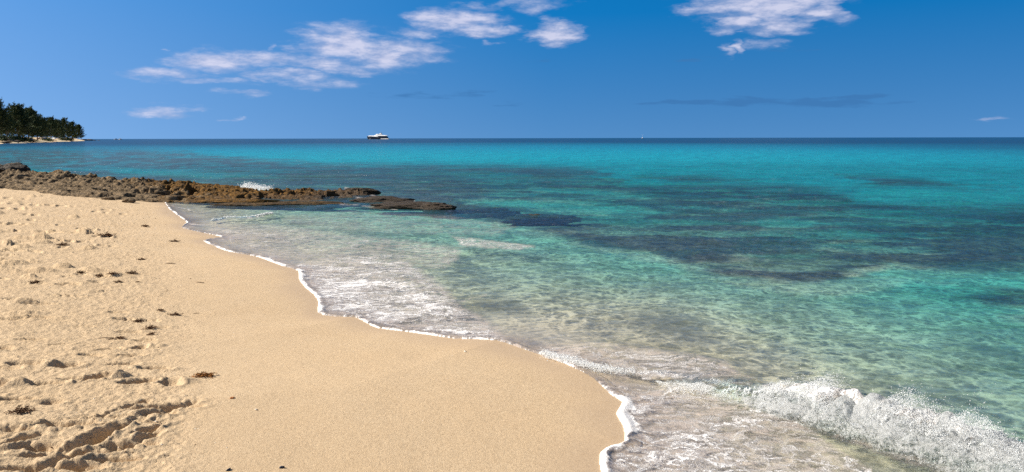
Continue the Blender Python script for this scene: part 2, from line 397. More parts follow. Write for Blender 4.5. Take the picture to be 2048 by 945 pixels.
def water_height(x, y, d):
    s = np.maximum(-d, 0); r = np.hypot(x, y)
    g = sstep(0.0, 3.0, s)
    z = np.zeros(x.shape)
    # wind chop, crests roughly across the line of sight
    ca, sa = math.cos(.12), math.sin(.12)
    u = x*ca+y*sa; v = -x*sa+y*ca
    wx = u+0.5*fbm(u*.3, v*.3, 3, 61); wv = v+0.5*fbm(u*.3+9, v*.3, 3, 62)
    z += g*sstep(400, 90, r)*0.075*fbm(wx*.20, wv*.62, 3, 63)
    z += g*sstep(160, 40, r)*0.050*(ridged(wx*.55, wv*1.25, 3, 64)-.55)
    k2 = .45+.75*sstep(-.4, .4, fbm(x*.25, y*.25, 2, 71))
    z += (0.20+.80*g)*sstep(50, 18, r)*0.036*k2*(ridged(wx*1.9, wv*2.6, 3, 65)-.55)
    z += (0.40+.60*g)*sstep(30, 12, r)*0.016*k2*(ridged(wx*4.6+fbm(x*2, y*2, 2, 70), wv*5.6, 3, 66)-.5)*sstep(0, .4, s)
    m = (r < 40)
    sd_ = np.zeros(x.shape); A = np.zeros(x.shape)
    if m.any():
        mm = m & (x > -1)
        sdm, Am, pm = breaker(x[mm], y[mm])
        Am = Am*(1+.25*fbm(x[mm]*3, y[mm]*3, 3, 67)+.30*fbm(x[mm]*11, y[mm]*11, 3, 69))
        prof = np.where(sdm > 0, np.exp(-(sdm/.38)**2), np.exp(-(sdm/.10)**2))
        tr = -0.10*np.exp(-((sdm+.30)/.2)**2)
        z[mm] += Am*(prof*.88+tr*.3)+.028*sstep(.06, .15, Am)*prof*(ridged(x[mm]*16, y[mm]*16, 3, 72)-.5)
        xx = x[m]; yy = y[m]; zz = np.zeros(xx.shape)
        for P, a, w in SMALL_W:
            dd, _ = seg_dist(xx, yy, P)
            zz += a*np.exp(-(dd/w)**2)*(1+.5*fbm(xx*3, yy*3, 2, 68))
        z[m] += zz
    # rounded foamy lip at the edge of the swash
    lip = 0.016*np.exp(-((s-.035)/.035)**2)*(r < 60)
    z = z*sstep(0, .25, s)+lip
    return z

def foam_map(x, y, z, d):
    s = np.maximum(-d, 0); r = np.hypot(x, y)
    n = fbm(x*2.0, y*2.0, 4, 81); n2 = fbm(x*7, y*7, 3, 82)
    wx = x+.12*n; wy = y+.12*fbm(x*2, y*2, 3, 83)
    px, py = project(wx, np.maximum(wy, .5), z)
    f = np.zeros(x.shape)
    px0, py0 = project(x, np.maximum(y, .5), np.zeros(x.shape))
    # width of the foam lip varies along the shore (m)
    wl = np.interp(px0, [350, 450, 590, 640, 720, 900, 1010, 1100, 1190, 1235, 1260], [.05, .06, .13, .09, .04, .035, .06, .05, .0, .09, .10])
    wl = np.where(py0 > 795, .14, wl)
    wl = wl*.62*(1+.9*n2)*(1+.6*n)
    wl = np.maximum(wl, .001); f = np.maximum(f, np.clip(1.05*np.exp(-(s/(wl*1.15))**1.4)*(1+.25*n2), 0, 1)*(wl > .006)*(r < 50)*np.where(py0 > 795, 1, .55+.45*sstep(-.45, .05, fbm(x*1.7, y*1.7, 3, 85))))
    def add(P, soft, k):
        nonlocal f
        f = np.maximum(f, k*poly_mask(px, py, P, soft))
    add([(590, 520), (700, 495), (820, 515), (880, 560), (930, 610), (1010, 660), (1040, 695), (900, 678), (760, 657), (690, 633), (634, 626), (600, 560)], 22, .53)
    add([(620, 545), (740, 530), (840, 560), (900, 620), (990, 668), (1010, 685), (900, 678), (740, 650), (650, 630), (630, 600)], 18, .59)
    add([(400, 440), (560, 445), (760, 470), (940, 490), (900, 545), (700, 520), (560, 530), (420, 485)], 16, .42)
    add([(560, 425), (700, 415), (900, 425), (1050, 450), (1000, 480), (700, 470), (560, 450)], 14, .34)
    add([(900, 470), (1000, 480), (1080, 492), (1040, 503), (930, 495)], 6, .50)
    add([(1000, 690), (1150, 680), (1300, 690), (1440, 718), (1520, 765), (1400, 765), (1250, 745), (1120, 730)], 14, .48)
    add([(1180, 760), (1350, 765), (1500, 800), (1640, 860), (1750, 945), (1760, 1100), (1150, 1100), (1200, 905), (1245, 870), (1235, 810)], 14, .50)
    add([(1240, 860), (1400, 850), (1560, 900), (1620, 960), (1600, 1100), (1180, 1100), (1200, 930)], 14, .55)
    def line(P, w, k):
        nonlocal f
        f = np.maximum(f, k*line_mask(px, py, P, w*(.75+.8*n2))*(.72+.5*fbm(x*2.6, y*2.6, 3, 84)))
    line([(1075, 704), (1130, 720), (1200, 738), (1260, 746)], 13, .66)
    line([(1290, 752), (1340, 748), (1400, 762), (1450, 772), (1500, 772)], 6, .66)
    line([(1290, 722), (1360, 712), (1420, 725), (1450, 738)], 5, .7)
    line([(425, 446), (450, 439), (500, 437), (545, 430)], 2.2, .72); 
    line([(372, 446), (420, 452), (480, 464), (520, 469), (560, 475)], 2.5, .68); line([(331, 410), (390, 424), (470, 432)], 1.5, .7)
    line([(690, 376), (735, 386), (760, 398), (830, 404)], 3.0, .75); line([(640, 392), (700, 393), (735, 399)], 2.5, .7)
    line([(680, 408), (730, 412), (790, 420)], 3, .7); line([(85, 346), (130, 345), (150, 344)], 1.4, .8)
    line([(900, 640), (960, 655), (1010, 675)], 7, .7); line([(740, 640), (800, 660), (880, 672), (1000, 684)], 4, .7)
    line([(690, 600), (720, 594), (760, 612), (820, 620)], 3.5, .75)
    line([(830, 640), (880, 622), (940, 598), (970, 590)], 3, .62)
    if True:
        mm = (r < 12) & (x > .3)
        sdm, Am, pm = breaker(x[mm], y[mm])
        k = sstep(4.3, 5.6, pm)
        fm = k*sstep(-.16, -.02, sdm)*sstep(.26, .03, sdm)*.70
        fm = np.maximum(fm, k*sstep(-.5, -.1, sdm)*sstep(.1, -.05, sdm)*.55)
        f[mm] = np.maximum(f[mm], fm)
    # broken white flecks behind the far reef and on open water
    return np.clip(f, 0, 1)

# ------------------------------------------------------------------ fan shaped sheets
def angles():
    dense = np.linspace(math.radians(-42), math.radians(42), 1240)
    l = np.linspace(math.radians(-180), math.radians(-42), 90)[:-1]
    rr_ = np.linspace(math.radians(42), math.radians(180), 90)[1:-1]
    return np.concatenate([l, dense, rr_])
def radii(r0, near_step, rmax=26000):
    out = [r0]
    r = r0
    while r < rmax:
        dr = max(0.006, near_step*r*r/(H*740))
        if r > 12: dr = min(dr, 0.62*r*r/(H*740))
        dr = min(dr, r*.25)
        if r < 2.4: dr = 0.05
        r += dr; out.append(r)
    return np.array(out)
def fan(name, r, a, zfun, keep, attrs):
    R, A = np.meshgrid(r, a, indexing='ij')
    x = (R*np.sin(A)).ravel(); y = (R*np.cos(A)).ravel()
    z, at = zfun(x, y)
    nr, na = len(r), len(a)
    i = np.arange(nr-1)[:, None]*na; j = np.arange(na)[None, :]; j2 = (j+1) % na
    q = np.stack([i+j, i+na+j, i+na+j2, i+j2], -1).reshape(-1, 4)
    if keep is not None:
        kv = keep(x, y, z, at)
        q = q[kv[q].any(1)]
    used = np.zeros(len(x), bool); used[q.ravel()] = True
    idx = np.cumsum(used)-1
    q = idx[q]
    co = np.stack([x, y, z], -1)[used].astype(np.float32)
    me = mesh_np(name, co, q)
    for k in attrs:
        av = me.attributes.new(k, 'FLOAT', 'POINT'); av.data.foreach_set('value', at[k][used].astype(np.float32))
    o = bpy.data.objects.new(name, me); col.objects.link(o)
    return o
def mesh_np(name, co, q, smooth_=True):
    me = bpy.data.meshes.new(name)
    nf = len(q); w = q.shape[1]
    me.vertices.add(len(co)); me.vertices.foreach_set('co', np.ascontiguousarray(co, np.float32).ravel())
    me.loops.add(nf*w); me.loops.foreach_set('vertex_index', np.ascontiguousarray(q, np.int32).ravel())
    me.polygons.add(nf); me.polygons.foreach_set('loop_start', np.arange(0, nf*w, w, dtype=np.int32))
    me.polygons.foreach_set('loop_total', np.full(nf, w, np.int32))
    me.update(calc_edges=True)
    me.polygons.foreach_set('use_smooth', np.full(nf, smooth_, bool))
    return me

def tag(o, label=None, cat=None, group=None, kind=None):
    if label: o['label'] = label
    if cat: o['category'] = cat
    if group: o['group'] = group
    if kind: o['kind'] = kind
    return o

# ------------------------------------------------------------------ materials
def mat(name):
    m = bpy.data.materials.new(name); m.use_nodes = True
    t = NT(m.node_tree); t.n.clear(); return m, t
def finish(t, sh):
    t('ShaderNodeOutputMaterial', {'Surface': sh})
def geo_pos(t): return t('ShaderNodeNewGeometry').outputs['Position']

def sand_material():
    m, t = mat('sand'); p = geo_pos(t)
    wet = t.attr('wet'); reef = t.attr('reef'); sea = t.attr('sea'); tro = t.attr('rough')
    n1 = t.noise(p, 1.3, 4, .6); n2 = t.noise(p, 55.0, 4, .7); n3 = t.noise(p, 220.0, 3, .75)
    c = t.mix(t.rng(n1, .3, .7), (.66, .49, .31), (.70, .54, .36))
    c = t.mix(t.rng(n2, .40, .66, 0, .75), c, (.47, .335, .205))
    c = t.mix(t.rng(n3, .36, .62, .8, 0), c, (.42, .30, .18))
    c = t.mix(t.rng(t.noise(p, 300.0, 2, .5), .66, .72, 0, .7), c, (.80, .70, .55))     # shell grains
    c = t.mix(t.rng(t.noise(p, 130.0, 2, .5), .70, .76, 0, .6), c, (.22, .15, .10))     # dark grains
    c = t.mix(t.m('MULTIPLY', wet, .80), c, (.36, .255, .165))
    # reef rock and weed on the sea bed
    rn = t.noise(p, 3.2, 6, .7)
    rc = t.mix(t.rng(rn, .35, .65), (.045, .042, .030), (.17, .14, .085))
    us = t.mix(t.rng(t.noise(p, 2.2, 5, .6), .35, .7), (.78, .65, .45), (.60, .50, .34))
    c = t.mix(sea, c, us)
    c = t.mix(reef, c, rc)
    b1 = t.m('MULTIPLY', n2, t.rng(tro, 0, 1, .35, 1.0)); 
    h = t.m('ADD', t.m('MULTIPLY', b1, .010), t.m('MULTIPLY', n3, .0042))
    rip = t('ShaderNodeTexNoise', {'Vector': t.v('MULTIPLY', p, (5, 26, 1)).outputs[0], 'Scale': 1.0, 'Detail': 3.0}).outputs[0]
    n4 = t.noise(p, 24.0, 3, .6); h = t.m('ADD', h, t.m('MULTIPLY', n4, t.rng(tro, 0, 1, .004, .022)))
    h = t.m('ADD', h, t.m('MULTIPLY', rip, .004))
    bump = t('ShaderNodeBump', {'Height': h, 'Distance': 1.0, 'Strength': t.rng(wet, 0, 1, .85, .12)}).outputs[0]
    bs = t('ShaderNodeBsdfPrincipled', {'Base Color': c, 'Roughness': t.rng(wet, .2, 1, .95, .32), 'Normal': bump, 'Specular IOR Level': t.rng(wet, 0, 1, .15, .5)})
    finish(t, bs.outputs[0]); return m

def water_material():
    m, t = mat('sea water'); p = geo_pos(t)
    foam = t.attr('foam'); T = t('ShaderNodeAttribute'); T.attribute_name = 'trans'; B = t('ShaderNodeAttribute'); B.attribute_name = 'body'
    op = t.attr('opac'); chop = t.attr('chop'); calm = t.attr('calm')
    # small ripples
    wp = t.v('ADD', p, t.v('MULTIPLY', t('ShaderNodeTexNoise', {'Vector': p, 'Scale': 1.3, 'Detail': 3.0}).outputs['Color'], (.5, .5, 0)).outputs[0]).outputs[0]
    far_n = t.noise(t.v('MULTIPLY', p, (.55, 1.0, 0)).outputs[0], 1.0, 7, .68, .6)
    b1 = t.noise(t.v('MULTIPLY', wp, (1, 1.25, 0)).outputs[0], 4.2, 5, .62, .6)
    b1 = t.m('SUBTRACT', 1.0, t.m('ABSOLUTE', t.m('MULTIPLY', t.m('SUBTRACT', b1, .5), 2.6)))
    b2 = t.noise(wp, 17.0, 4, .6, .5)
    h = t.m('ADD', t.m('MULTIPLY', t.m('MULTIPLY', far_n, .30), chop), t.m('ADD', t.m('MULTIPLY', b1, .030), t.m('MULTIPLY', b2, .014)))
    bump = t('ShaderNodeBump', {'Height': h, 'Distance': 1.0, 'Strength': t.rng(calm, 0, 1, 1.0, .35)}).outputs[0]
    # caustic light lines painted into the water's transmission tint
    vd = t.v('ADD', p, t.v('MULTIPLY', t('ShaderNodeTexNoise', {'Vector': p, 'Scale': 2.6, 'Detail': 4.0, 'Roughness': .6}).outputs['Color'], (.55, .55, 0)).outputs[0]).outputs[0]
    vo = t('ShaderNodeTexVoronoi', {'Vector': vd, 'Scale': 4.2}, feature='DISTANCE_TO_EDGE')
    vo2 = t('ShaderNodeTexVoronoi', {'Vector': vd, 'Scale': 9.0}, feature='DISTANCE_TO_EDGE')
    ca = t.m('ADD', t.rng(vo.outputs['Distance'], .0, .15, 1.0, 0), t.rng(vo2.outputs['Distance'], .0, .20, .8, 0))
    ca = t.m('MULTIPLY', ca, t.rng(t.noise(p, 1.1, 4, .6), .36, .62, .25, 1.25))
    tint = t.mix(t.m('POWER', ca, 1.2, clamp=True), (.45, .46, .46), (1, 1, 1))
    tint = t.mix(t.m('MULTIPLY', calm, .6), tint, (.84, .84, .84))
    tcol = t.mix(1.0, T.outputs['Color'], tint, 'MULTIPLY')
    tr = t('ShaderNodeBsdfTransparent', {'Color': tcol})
    bn = t.noise(t.v('MULTIPLY', p, (.45, .8, 0)).outputs[0], 1.2, 10, .78, .5)
    bcol = t.mix(t.rng(bn, .38, .64), t.mix(1.0, B.outputs['Color'], (.58, .66, .70), 'MULTIPLY'), t.mix(1.0, B.outputs['Color'], (1.5, 1.28, 1.22), 'MULTIPLY'))  # ripple light and dark painted into the body colour as noise
    df = t('ShaderNodeBsdfDiffuse', {'Color': bcol, 'Normal': bump})
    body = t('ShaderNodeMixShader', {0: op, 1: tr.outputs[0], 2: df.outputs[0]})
    gl = t('ShaderNodeBsdfGlossy', {'Color': (1, 1, 1, 1), 'Roughness': .09, 'Normal': bump})
    fr = t('ShaderNodeFresnel', {'IOR': 1.33, 'Normal': bump}).outputs[0]
    surf = t('ShaderNodeMixShader', {0: t.m('MINIMUM', t.m('MULTIPLY', fr, .52), .31), 1: body.outputs[0], 2: gl.outputs[0]})
    # foam lace
    fp = t.v('ADD', t.v('MULTIPLY', p, (1, 1.7, 0)).outputs[0], t.v('MULTIPLY', t('ShaderNodeTexNoise', {'Vector': p, 'Scale': 2.6, 'Detail': 7.0, 'Roughness': .68}).outputs['Color'], (.85, .85, 0)).outputs[0]).outputs[0]
    v1 = t('ShaderNodeTexVoronoi', {'Vector': fp, 'Scale': 6.0}, feature='DISTANCE_TO_EDGE').outputs['Distance']
    v2 = t('ShaderNodeTexVoronoi', {'Vector': fp, 'Scale': 19.0}, feature='DISTANCE_TO_EDGE').outputs['Distance']
    lace = t.m('ADD', t.rng(v1, 0, .16, .74, 0), t.rng(v2, 0, .20, .45, 0))
    fn = t.noise(fp, 9.0, 6, .7); fn2 = t.noise(fp, 1.6, 4, .6)
    k = t.m('ADD', t.m('MULTIPLY', foam, 1.55), t.m('ADD', t.m('MULTIPLY', lace, .42), t.m('ADD', t.m('MULTIPLY', t.m('SUBTRACT', fn, .5), .8), t.m('MULTIPLY', t.m('SUBTRACT', fn2, .5), .9))))
    ff = t.m('MULTIPLY', t.rng(k, .80, 1.35, 0, 1, True), t.rng(foam, .05, .25))
    gap = t.noise(t.v('MULTIPLY', fp, (1, 1.6, 1)).outputs[0], 5.0, 6, .68, .6)
    film = t.m('MULTIPLY', t.m('MULTIPLY', t.rng(foam, .25, .50), .50), t.rng(gap, .40, .56, 0, 1, True))
    lacef = ff
    ff = t.m('MAXIMUM', ff, film)
    fcol = t.mix(t.m('MULTIPLY', lacef, t.rng(fn, .2, .6, .4, 1)), (.66, .55, .48), (.88, .87, .87))
    fb = t('ShaderNodeBump', {'Height': t.m('ADD', t.m('MULTIPLY', ff, .02), t.m('MULTIPLY', t.noise(p, 70.0, 3, .7), .010)), 'Distance': 1.0, 'Strength': .8}).outputs[0]
    fs = t('ShaderNodeBsdfPrincipled', {'Base Color': fcol, 'Roughness': .6, 'Normal': fb})
    out = t('ShaderNodeMixShader', {0: t.m('MULTIPLY', ff, .93), 1: surf.outputs[0], 2: fs.outputs[0]})
    finish(t, out.outputs[0]); return m

def spray_material():
    m, t = mat('white water'); p = geo_pos(t)
    d = t('ShaderNodeBsdfPrincipled', {'Base Color': (.97, .98, .98, 1), 'Roughness': .3, 'Specular IOR Level': .8})
    tl = t('ShaderNodeBsdfTranslucent', {'Color': (.97, .98, .98, 1)})
    mx = t('ShaderNodeMixShader', {0: .5, 1: d.outputs[0], 2: tl.outputs[0]})
    finish(t, mx.outputs[0]); return m
def sheet_material():
    m, t = mat('torn foam sheet'); p = geo_pos(t)
    dn = t.attr('dens')
    n = t.noise(t.v('MULTIPLY', p, (1, 1, .55)).outputs[0], 16.0, 7, .78, 1.2); n2 = t.noise(p, 60.0, 4, .7)
    a = t.rng(t.m('ADD', t.m('MULTIPLY', dn, .9), t.m('ADD', t.m('MULTIPLY', t.m('SUBTRACT', n, .5), 1.8), t.m('MULTIPLY', t.m('SUBTRACT', n2, .5), 1.2))),   .30, .70, 0, .94, True)
    bp = t('ShaderNodeBump', {'Height': t.m('ADD', t.m('MULTIPLY', n, .05), t.m('MULTIPLY', n2, .018)), 'Distance': 1.0, 'Strength': 1.0}).outputs[0]
    d = t('ShaderNodeBsdfPrincipled', {'Base Color': (.95, .96, .97, 1), 'Roughness': .4, 'Normal': bp})
    tl = t('ShaderNodeBsdfTranslucent', {'Color': (.94, .97, .97, 1), 'Normal': bp})
    mx = t('ShaderNodeMixShader', {0: .5, 1: d.outputs[0], 2: tl.outputs[0]})
    tr = t('ShaderNodeBsdfTransparent', {'Color': (.96, .99, .98, 1)})
    o = t('ShaderNodeMixShader', {0: a, 1: tr.outputs[0], 2: mx.outputs[0]})
    finish(t, o.outputs[0]); return m

def rock_material(name, tan, algae, bias):
    m, t = mat(name); p = geo_pos(t)
    al = t.attr('algae')
    n = t.noise(p, 2.4, 6, .7); n2 = t.noise(p, 11.0, 6, .75); n3 = t.noise(p, 45.0, 4, .7)
    c = t.mix(t.rng(n2, .41, .60), tuple(v*.16 for v in tan), tan)
    c = t.mix(t.rng(n3, .35, .6, .5, 0), c, tuple(v*.2 for v in tan))
    a = t.rng(t.m('ADD', al, t.m('MULTIPLY', t.m('SUBTRACT', n, .5), 2.2)), .35-bias, .65-bias, 0, .92)
    ac = t.mix(t.rng(n2, .38, .66), (.030, .018, .008), algae)
    c = t.mix(a, c, ac)
    wetd = t.attr('wetrock')
    c = t.mix(t.m('MULTIPLY', wetd, t.rng(n, .3, .7, .5, 1.0)), c, (.040, .027, .018))
    bp = t('ShaderNodeBump', {'Height': t.m('ADD', t.m('MULTIPLY', n2, .12), t.m('MULTIPLY', n3, .03)), 'Distance': 1.0, 'Strength': .9}).outputs[0]
    bs = t('ShaderNodeBsdfPrincipled', {'Base Color': c, 'Roughness': t.rng(wetd, 0, 1, .95, .7), 'Normal': bp, 'Specular IOR Level': .3})
    finish(t, bs.outputs[0]); return m

def plain(name, c, rough=.6, var=.25, scale=8.0, spec=.4, metal=0.0, alpha=None):
    m, t = mat(name)
    tc = t('ShaderNodeTexCoord').outputs['Object']
    n = t.noise(tc, scale, 4, .6)
    cc = t.mix(t.rng(n, .3, .7), tuple(v*(1-var) for v in c), tuple(min(v*(1+var), 1) for v in c))
    bs = t('ShaderNodeBsdfPrincipled', {'Base Color': cc, 'Roughness': rough, 'Specular IOR Level': spec, 'Metallic': metal})
    finish(t, bs.outputs[0]); return m

# ------------------------------------------------------------------ build terrain
def terrain():
    def zf(x, y):
        d = coast_sd(x, y); r = np.hypot(x, y)
        z = base_height(x, y, d)
        nr = r < 45
        det = np.zeros(x.shape); det[nr] = sand_detail(x[nr], y[nr], d[nr])
        fade = sstep(.15, .9, d)
        z = z+det*fade
        und = d < -.1
        z = np.where(und, np.minimum(z+.03*fbm(x*.9, y*.9, 3, 21)*sstep(0, 3, -d), -.012), z)
        # far dune unevenness
        z = z+(r > 120)*(d > 3)*.35*fbm(x*.05, y*.05, 4, 22)
        px, py = project(x, np.maximum(y, .5), z)
        reef = np.zeros(x.shape); m = (d < .5) & (y > .3)
        reef[m] = reef_mask(x[m], y[m], z[m])
        z = z+reef*.07*(ridged(x*1.5, y*1.5, 3, 23)-.3)*(r < 60)
        wet = sstep(.50, .02, d+.20*fbm(x*1.2, y*1.2, 3, 24))*.60*(r < 60)
        cove = poly_mask(px, py, [(320, 404), (480, 404), (470, 440), (380, 450), (345, 430)], 8)*(y > 10)*(r < 40)
        wet = np.maximum(wet, cove*.9)
        edge = 330+60*fbm(x*.8, y*.8, 3, 5)+(py-600)*0.15
        rough = sstep(120, -120, px-edge)
        return z, dict(wet=wet, reef=reef*(d < .5), sea=sstep(.05, -.5, d), rough=rough)
    o = fan('beach_sand', radii(1.2, .62), angles(), zf, None, ['wet', 'reef', 'sea', 'rough'])
    o.data.materials.append(sand_material()); tag(o, kind='structure'); return o

def water():
    def zf(x, y):
        d = coast_sd(x, y)
        z = np.where(d < 0, water_height(x, y, d), -.02-.2*np.minimum(np.maximum(d, 0), 1))
        return z, dict(d=d)
    R = radii(1.2, .8); A = angles()
    o = fan('sea_water', R, A, zf, lambda x, y, z, at: at['d'] < .03, ['d'])
    me = o.data; n = len(me.vertices)
    co = np.empty(n*3, np.float32); me.vertices.foreach_get('co', co); co = co.reshape(-1, 3).astype(float)
    d = np.empty(n, np.float32); me.attributes['d'].data.foreach_get('value', d)
    x, y, z = co.T; s = np.maximum(-d, 0).astype(float); r = np.hypot(x, y)
    me.attributes.remove(me.attributes['d'])
    # optical depth of the water column
    px, py = project(x, np.maximum(y, .5), np.zeros(n))
    D = .10*s+.015*s*s
    D = np.where(s > 6, .10*6+.015*36+.16*(s-6), D)
    D = np.minimum(D, 5.0)
    bar = poly_mask(px, py, [(840, 560), (1100, 545), (1300, 575), (1450, 640), (1650, 740), (2048, 900), (2048, 1200), (1000, 1200), (1000, 680)], 60)*(y > .5)
    D = D*(1-.45*bar)
    D = np.maximum(D*(1+.25*fbm(x*.35, y*.35, 3, 91)), .01)
    reef = np.zeros(n); m = (y > .3) & (r < 600); reef[m] = reef_mask(x[m], y[m], np.zeros(m.sum()))
    D = D*(1-.70*reef)
    a = np.array([.80, .072, .042])
    tr = np.exp(-a[None, :]*1.15*D[:, None])
    op = 1-np.exp(-.15*D); op = op*(1-.45*reef)
    op = np.maximum(op, sstep(14, 70, r)*.85)
    deep = sstep(55, 330, r+60*fbm(x*.01, y*.01, 3, 92)+.10*np.maximum(px-1200, -300)*.6)
    tq = np.array([.001, .35, .44]); tq2 = np.array([.001, .235, .38]); navy = np.array([.001, .038, .105]); rf = np.array([.055, .085, .095])
    k1 = sstep(30, 160, r)[:, None]
    near_c = np.array([.04, .26, .27])[None, :]
    body = near_c*(1-sstep(8, 35, r)[:, None])+tq[None, :]*sstep(8, 35, r)[:, None]
    body = body*(1-k1)+tq2[None, :]*k1
    body = body*(1-deep[:, None])+navy[None, :]*deep[:, None]
    body = body*(1-.9*reef[:, None])+rf[None, :]*.9*reef[:, None]
    foam = np.zeros(n); m = (r < 60) & (y > .3); foam[m] = foam_map(x[m], y[m], z[m], d[m].astype(float))
    bl = (y <= .3) & (r < 60); foam[bl] = sstep(.10, .04, s[bl])
    calm = sstep(1.2, .1, s)
    def addf(nm, v):
        av = me.attributes.new(nm, 'FLOAT', 'POINT'); av.data.foreach_set('value', v.astype(np.float32))
    def addc(nm, v):
        av = me.attributes.new(nm, 'FLOAT_COLOR', 'POINT'); v4 = np.ones((n, 4), np.float32); v4[:, :3] = v; av.data.foreach_set('color', v4.ravel())
    addf('foam', foam); addf('opac', np.clip(op, 0, 1)); addf('chop', sstep(8, 40, r)); addf('calm', calm)
    addc('trans', tr); addc('body', body)
    me.materials.append(water_material()); tag(o, kind='structure')
    return o
terrain()
water()

# ------------------------------------------------------------------ rocks
MROCK = rock_material('limestone with brown algae', (.40, .28, .16), (.30, .14, .016), 0.0)
MROCK2 = rock_material('wet and shade-darkened rock', (.11, .08, .05), (.20, .105, .02), .25)
def pw(px, py, z=0.0):
    a, b = plane(np.array([px]), np.array([py]), z); return float(a[0]), float(b[0])
def rock_ledge():
    # front foot of the ledge and its back, from the photograph
    ft = [(-300, 352, .5), (0, 364, .45), (100, 376, .38), (180, 392, .22), (250, 402, .10), (350, 405, .02), (430, 408, 0), (520, 404, 0), (600, 402, 0), (690, 399, 0), (735, 396, 0)]
    F_ = [pw(a, b, c) for a, b, c in ft]
    topz = {-300: .8, 0: .62, 100: .60, 180: .56, 250: .52, 350: .42, 430: .36, 520: .31, 600: .27, 690: .21, 735: .10}
    dep = {-300: 4, 0: 3.4, 100: 3.8, 180: 4.2, 250: 4.2, 350: 4.2, 430: 3.6, 520: 3.3, 600: 3.0, 690: 2.3, 735: 1.2}
    xs = np.arange(-25, -3.2, .032); ys = np.arange(17.5, 29.5, .032)
    X, Y = np.meshgrid(xs, ys, indexing='ij'); x = X.ravel(); y = Y.ravel()
    fx = np.array([p[0] for p in F_]); fy = np.array([p[1] for p in F_])
    tz = np.array([topz[k[0]] for k in ft]); dp = np.array([dep[k[0]] for k in ft])
    wx = x+.35*fbm(x*1.1, y*1.1, 4, 101); wy = y+.5*fbm(x*.9, y*.9, 4, 102)
    f = np.interp(wx, fx, fy); top = np.interp(wx, fx, tz); D = np.interp(wx, fx, dp)
    t = (wy-f)/D
    env = sstep(-.05, .18, t)*sstep(1.12, .82, t)*(0.34+.66*sstep(0, .75, t))
    env *= sstep(-4.0, -4.6, wx)
    big = ridged(x*.55, y*.8, 3, 103); mid = ridged(x*1.7, y*2.2, 4, 104); fine = ridged(x*6, y*7, 4, 105)
    base = base_height(x, y)
    h = env*top*(.30+.50*big)+env*.34*(mid-.52)+env*.15*(fine-.5)+env*.05*(ridged(x*15, y*15, 2, 110)-.5)
    # terraces and solution pits
    st = .085; hq = np.floor(h/st)*st+st*sstep(.25, .8, (h/st)%1); h = .4*h+.6*hq
    pit = sstep(.62, .78, vnoise(x*3.1, y*3.4, 106))*sstep(.5, .8, vnoise(x*.9, y*.9, 107)+.2); h -= pit*.30*env
    z = np.maximum(base, -.12)-.10+h*1.0+.10*sstep(.02, .2, env)
    jx = .05*fbm(x*7, y*7, 3, 108); jy = .05*fbm(x*7+4, y*7, 3, 109)
    ok = env > .02
    ni, nj = X.shape
    i = np.arange(ni-1)[:, None]*nj; j = np.arange(nj-1)[None, :]
    q = np.stack([i+j, i+nj+j, i+nj+j+1, i+j+1], -1).reshape(-1, 4)
    q = q[ok[q].all(1)]
    used = np.zeros(len(x), bool); used[q.ravel()] = True; idx = np.cumsum(used)-1
    co = np.stack([x+jx, y+jy, z], -1)[used]
    me = mesh_np('rock_ledge', co, idx[q])
    px, py = project(x, y, z)
    al = sstep(150, 470, px)*.80+.35*sstep(.4, .9, t)-.05; wt = sstep(560, 720, px)*.9+.6*sstep(.14, .02, z)*sstep(330, 450, px)
    for nm, v in (('algae', al), ('wetrock', np.clip(wt, 0, 1))):
        av = me.attributes.new(nm, 'FLOAT', 'POINT'); av.data.foreach_set('value', v[used].astype(np.float32))
    o = bpy.data.objects.new('rock_ledge', me); col.objects.link(o); me.materials.append(MROCK)
    tag(o, 'long jagged ledge of tan and golden brown rock running from beach into sea', 'rock ledge')
rock_ledge()

def rock(name, px, py, zc, size, label, seed, al=.3, wt=0.0, m=MROCK, group=None, lod=5):
    x0, y0 = pw(px, py, zc)
    bm = bmesh.new(); bmesh.ops.create_icosphere(bm, subdivisions=lod, radius=1)
    me = bpy.data.meshes.new(name)
    bm.to_mesh(me); bm.free()
    n = len(me.vertices); co = np.empty(n*3, np.float32); me.vertices.foreach_get('co', co); co = co.reshape(-1, 3).astype(float)
    nx, ny, nz = co.T
    s = seed*13.7
    rr = 1+.38*fbm(nx*1.4+s, ny*1.4+nz*1.9, 3, seed)+.30*(ridged(nx*2.6+nz*2+s, ny*2.6-nz*1.3, 4, seed+3)-.5)+.16*(ridged(nx*8+nz*5+s, ny*8+nz*6, 3, seed+5)-.5)
    co = co*rr[:, None]*np.array(size)[None, :]
    me.vertices.foreach_set('co', co.astype(np.float32).ravel()); me.update()
    me.polygons.foreach_set('use_smooth', np.full(len(me.polygons), True))
    for nm, v in (('algae', al), ('wetrock', wt)):
        av = me.attributes.new(nm, 'FLOAT', 'POINT'); av.data.foreach_set('value', np.full(n, v, np.float32))
    me.materials.append(m)
    o = bpy.data.objects.new(name, me); o.location = (x0, y0, zc); col.objects.link(o)
    tag(o, label, 'rock', group); return o
rock('boulder', 12, 352, .46, (.74, .55, .42), 'large dark boulder at the left end of the rock ledge', 3, -.2, .95, MROCK2)  # shade on its front painted in by the darker rock material
rock('boulder', 46, 358, .38, (.36, .35, .18), 'low brown boulder just right of the large dark boulder', 8, -.1, .6, MROCK2)
rock('reef_rock', 873, 417, .0, (.42, .35, .13), 'small dark rock breaking the surface beyond the right end of the ledge', 11, .1, .9, MROCK2)
rock('reef_rock', 815, 414, -.03, (.95, .5, .11), 'flat dark rock awash left of the small surfacing rock', 12, .1, .9, MROCK2)
rock('reef_rock', 762, 405, -.02, (.9, .5, .13), 'dark rock washed by foam at the tip of the ledge', 13, .1, .9, MROCK2)
rock('reef_rock', 722, 386, .02, (.50, .35, .16), 'small knobbly dark rock at the seaward corner of the ledge', 14, .1, .8, MROCK2)
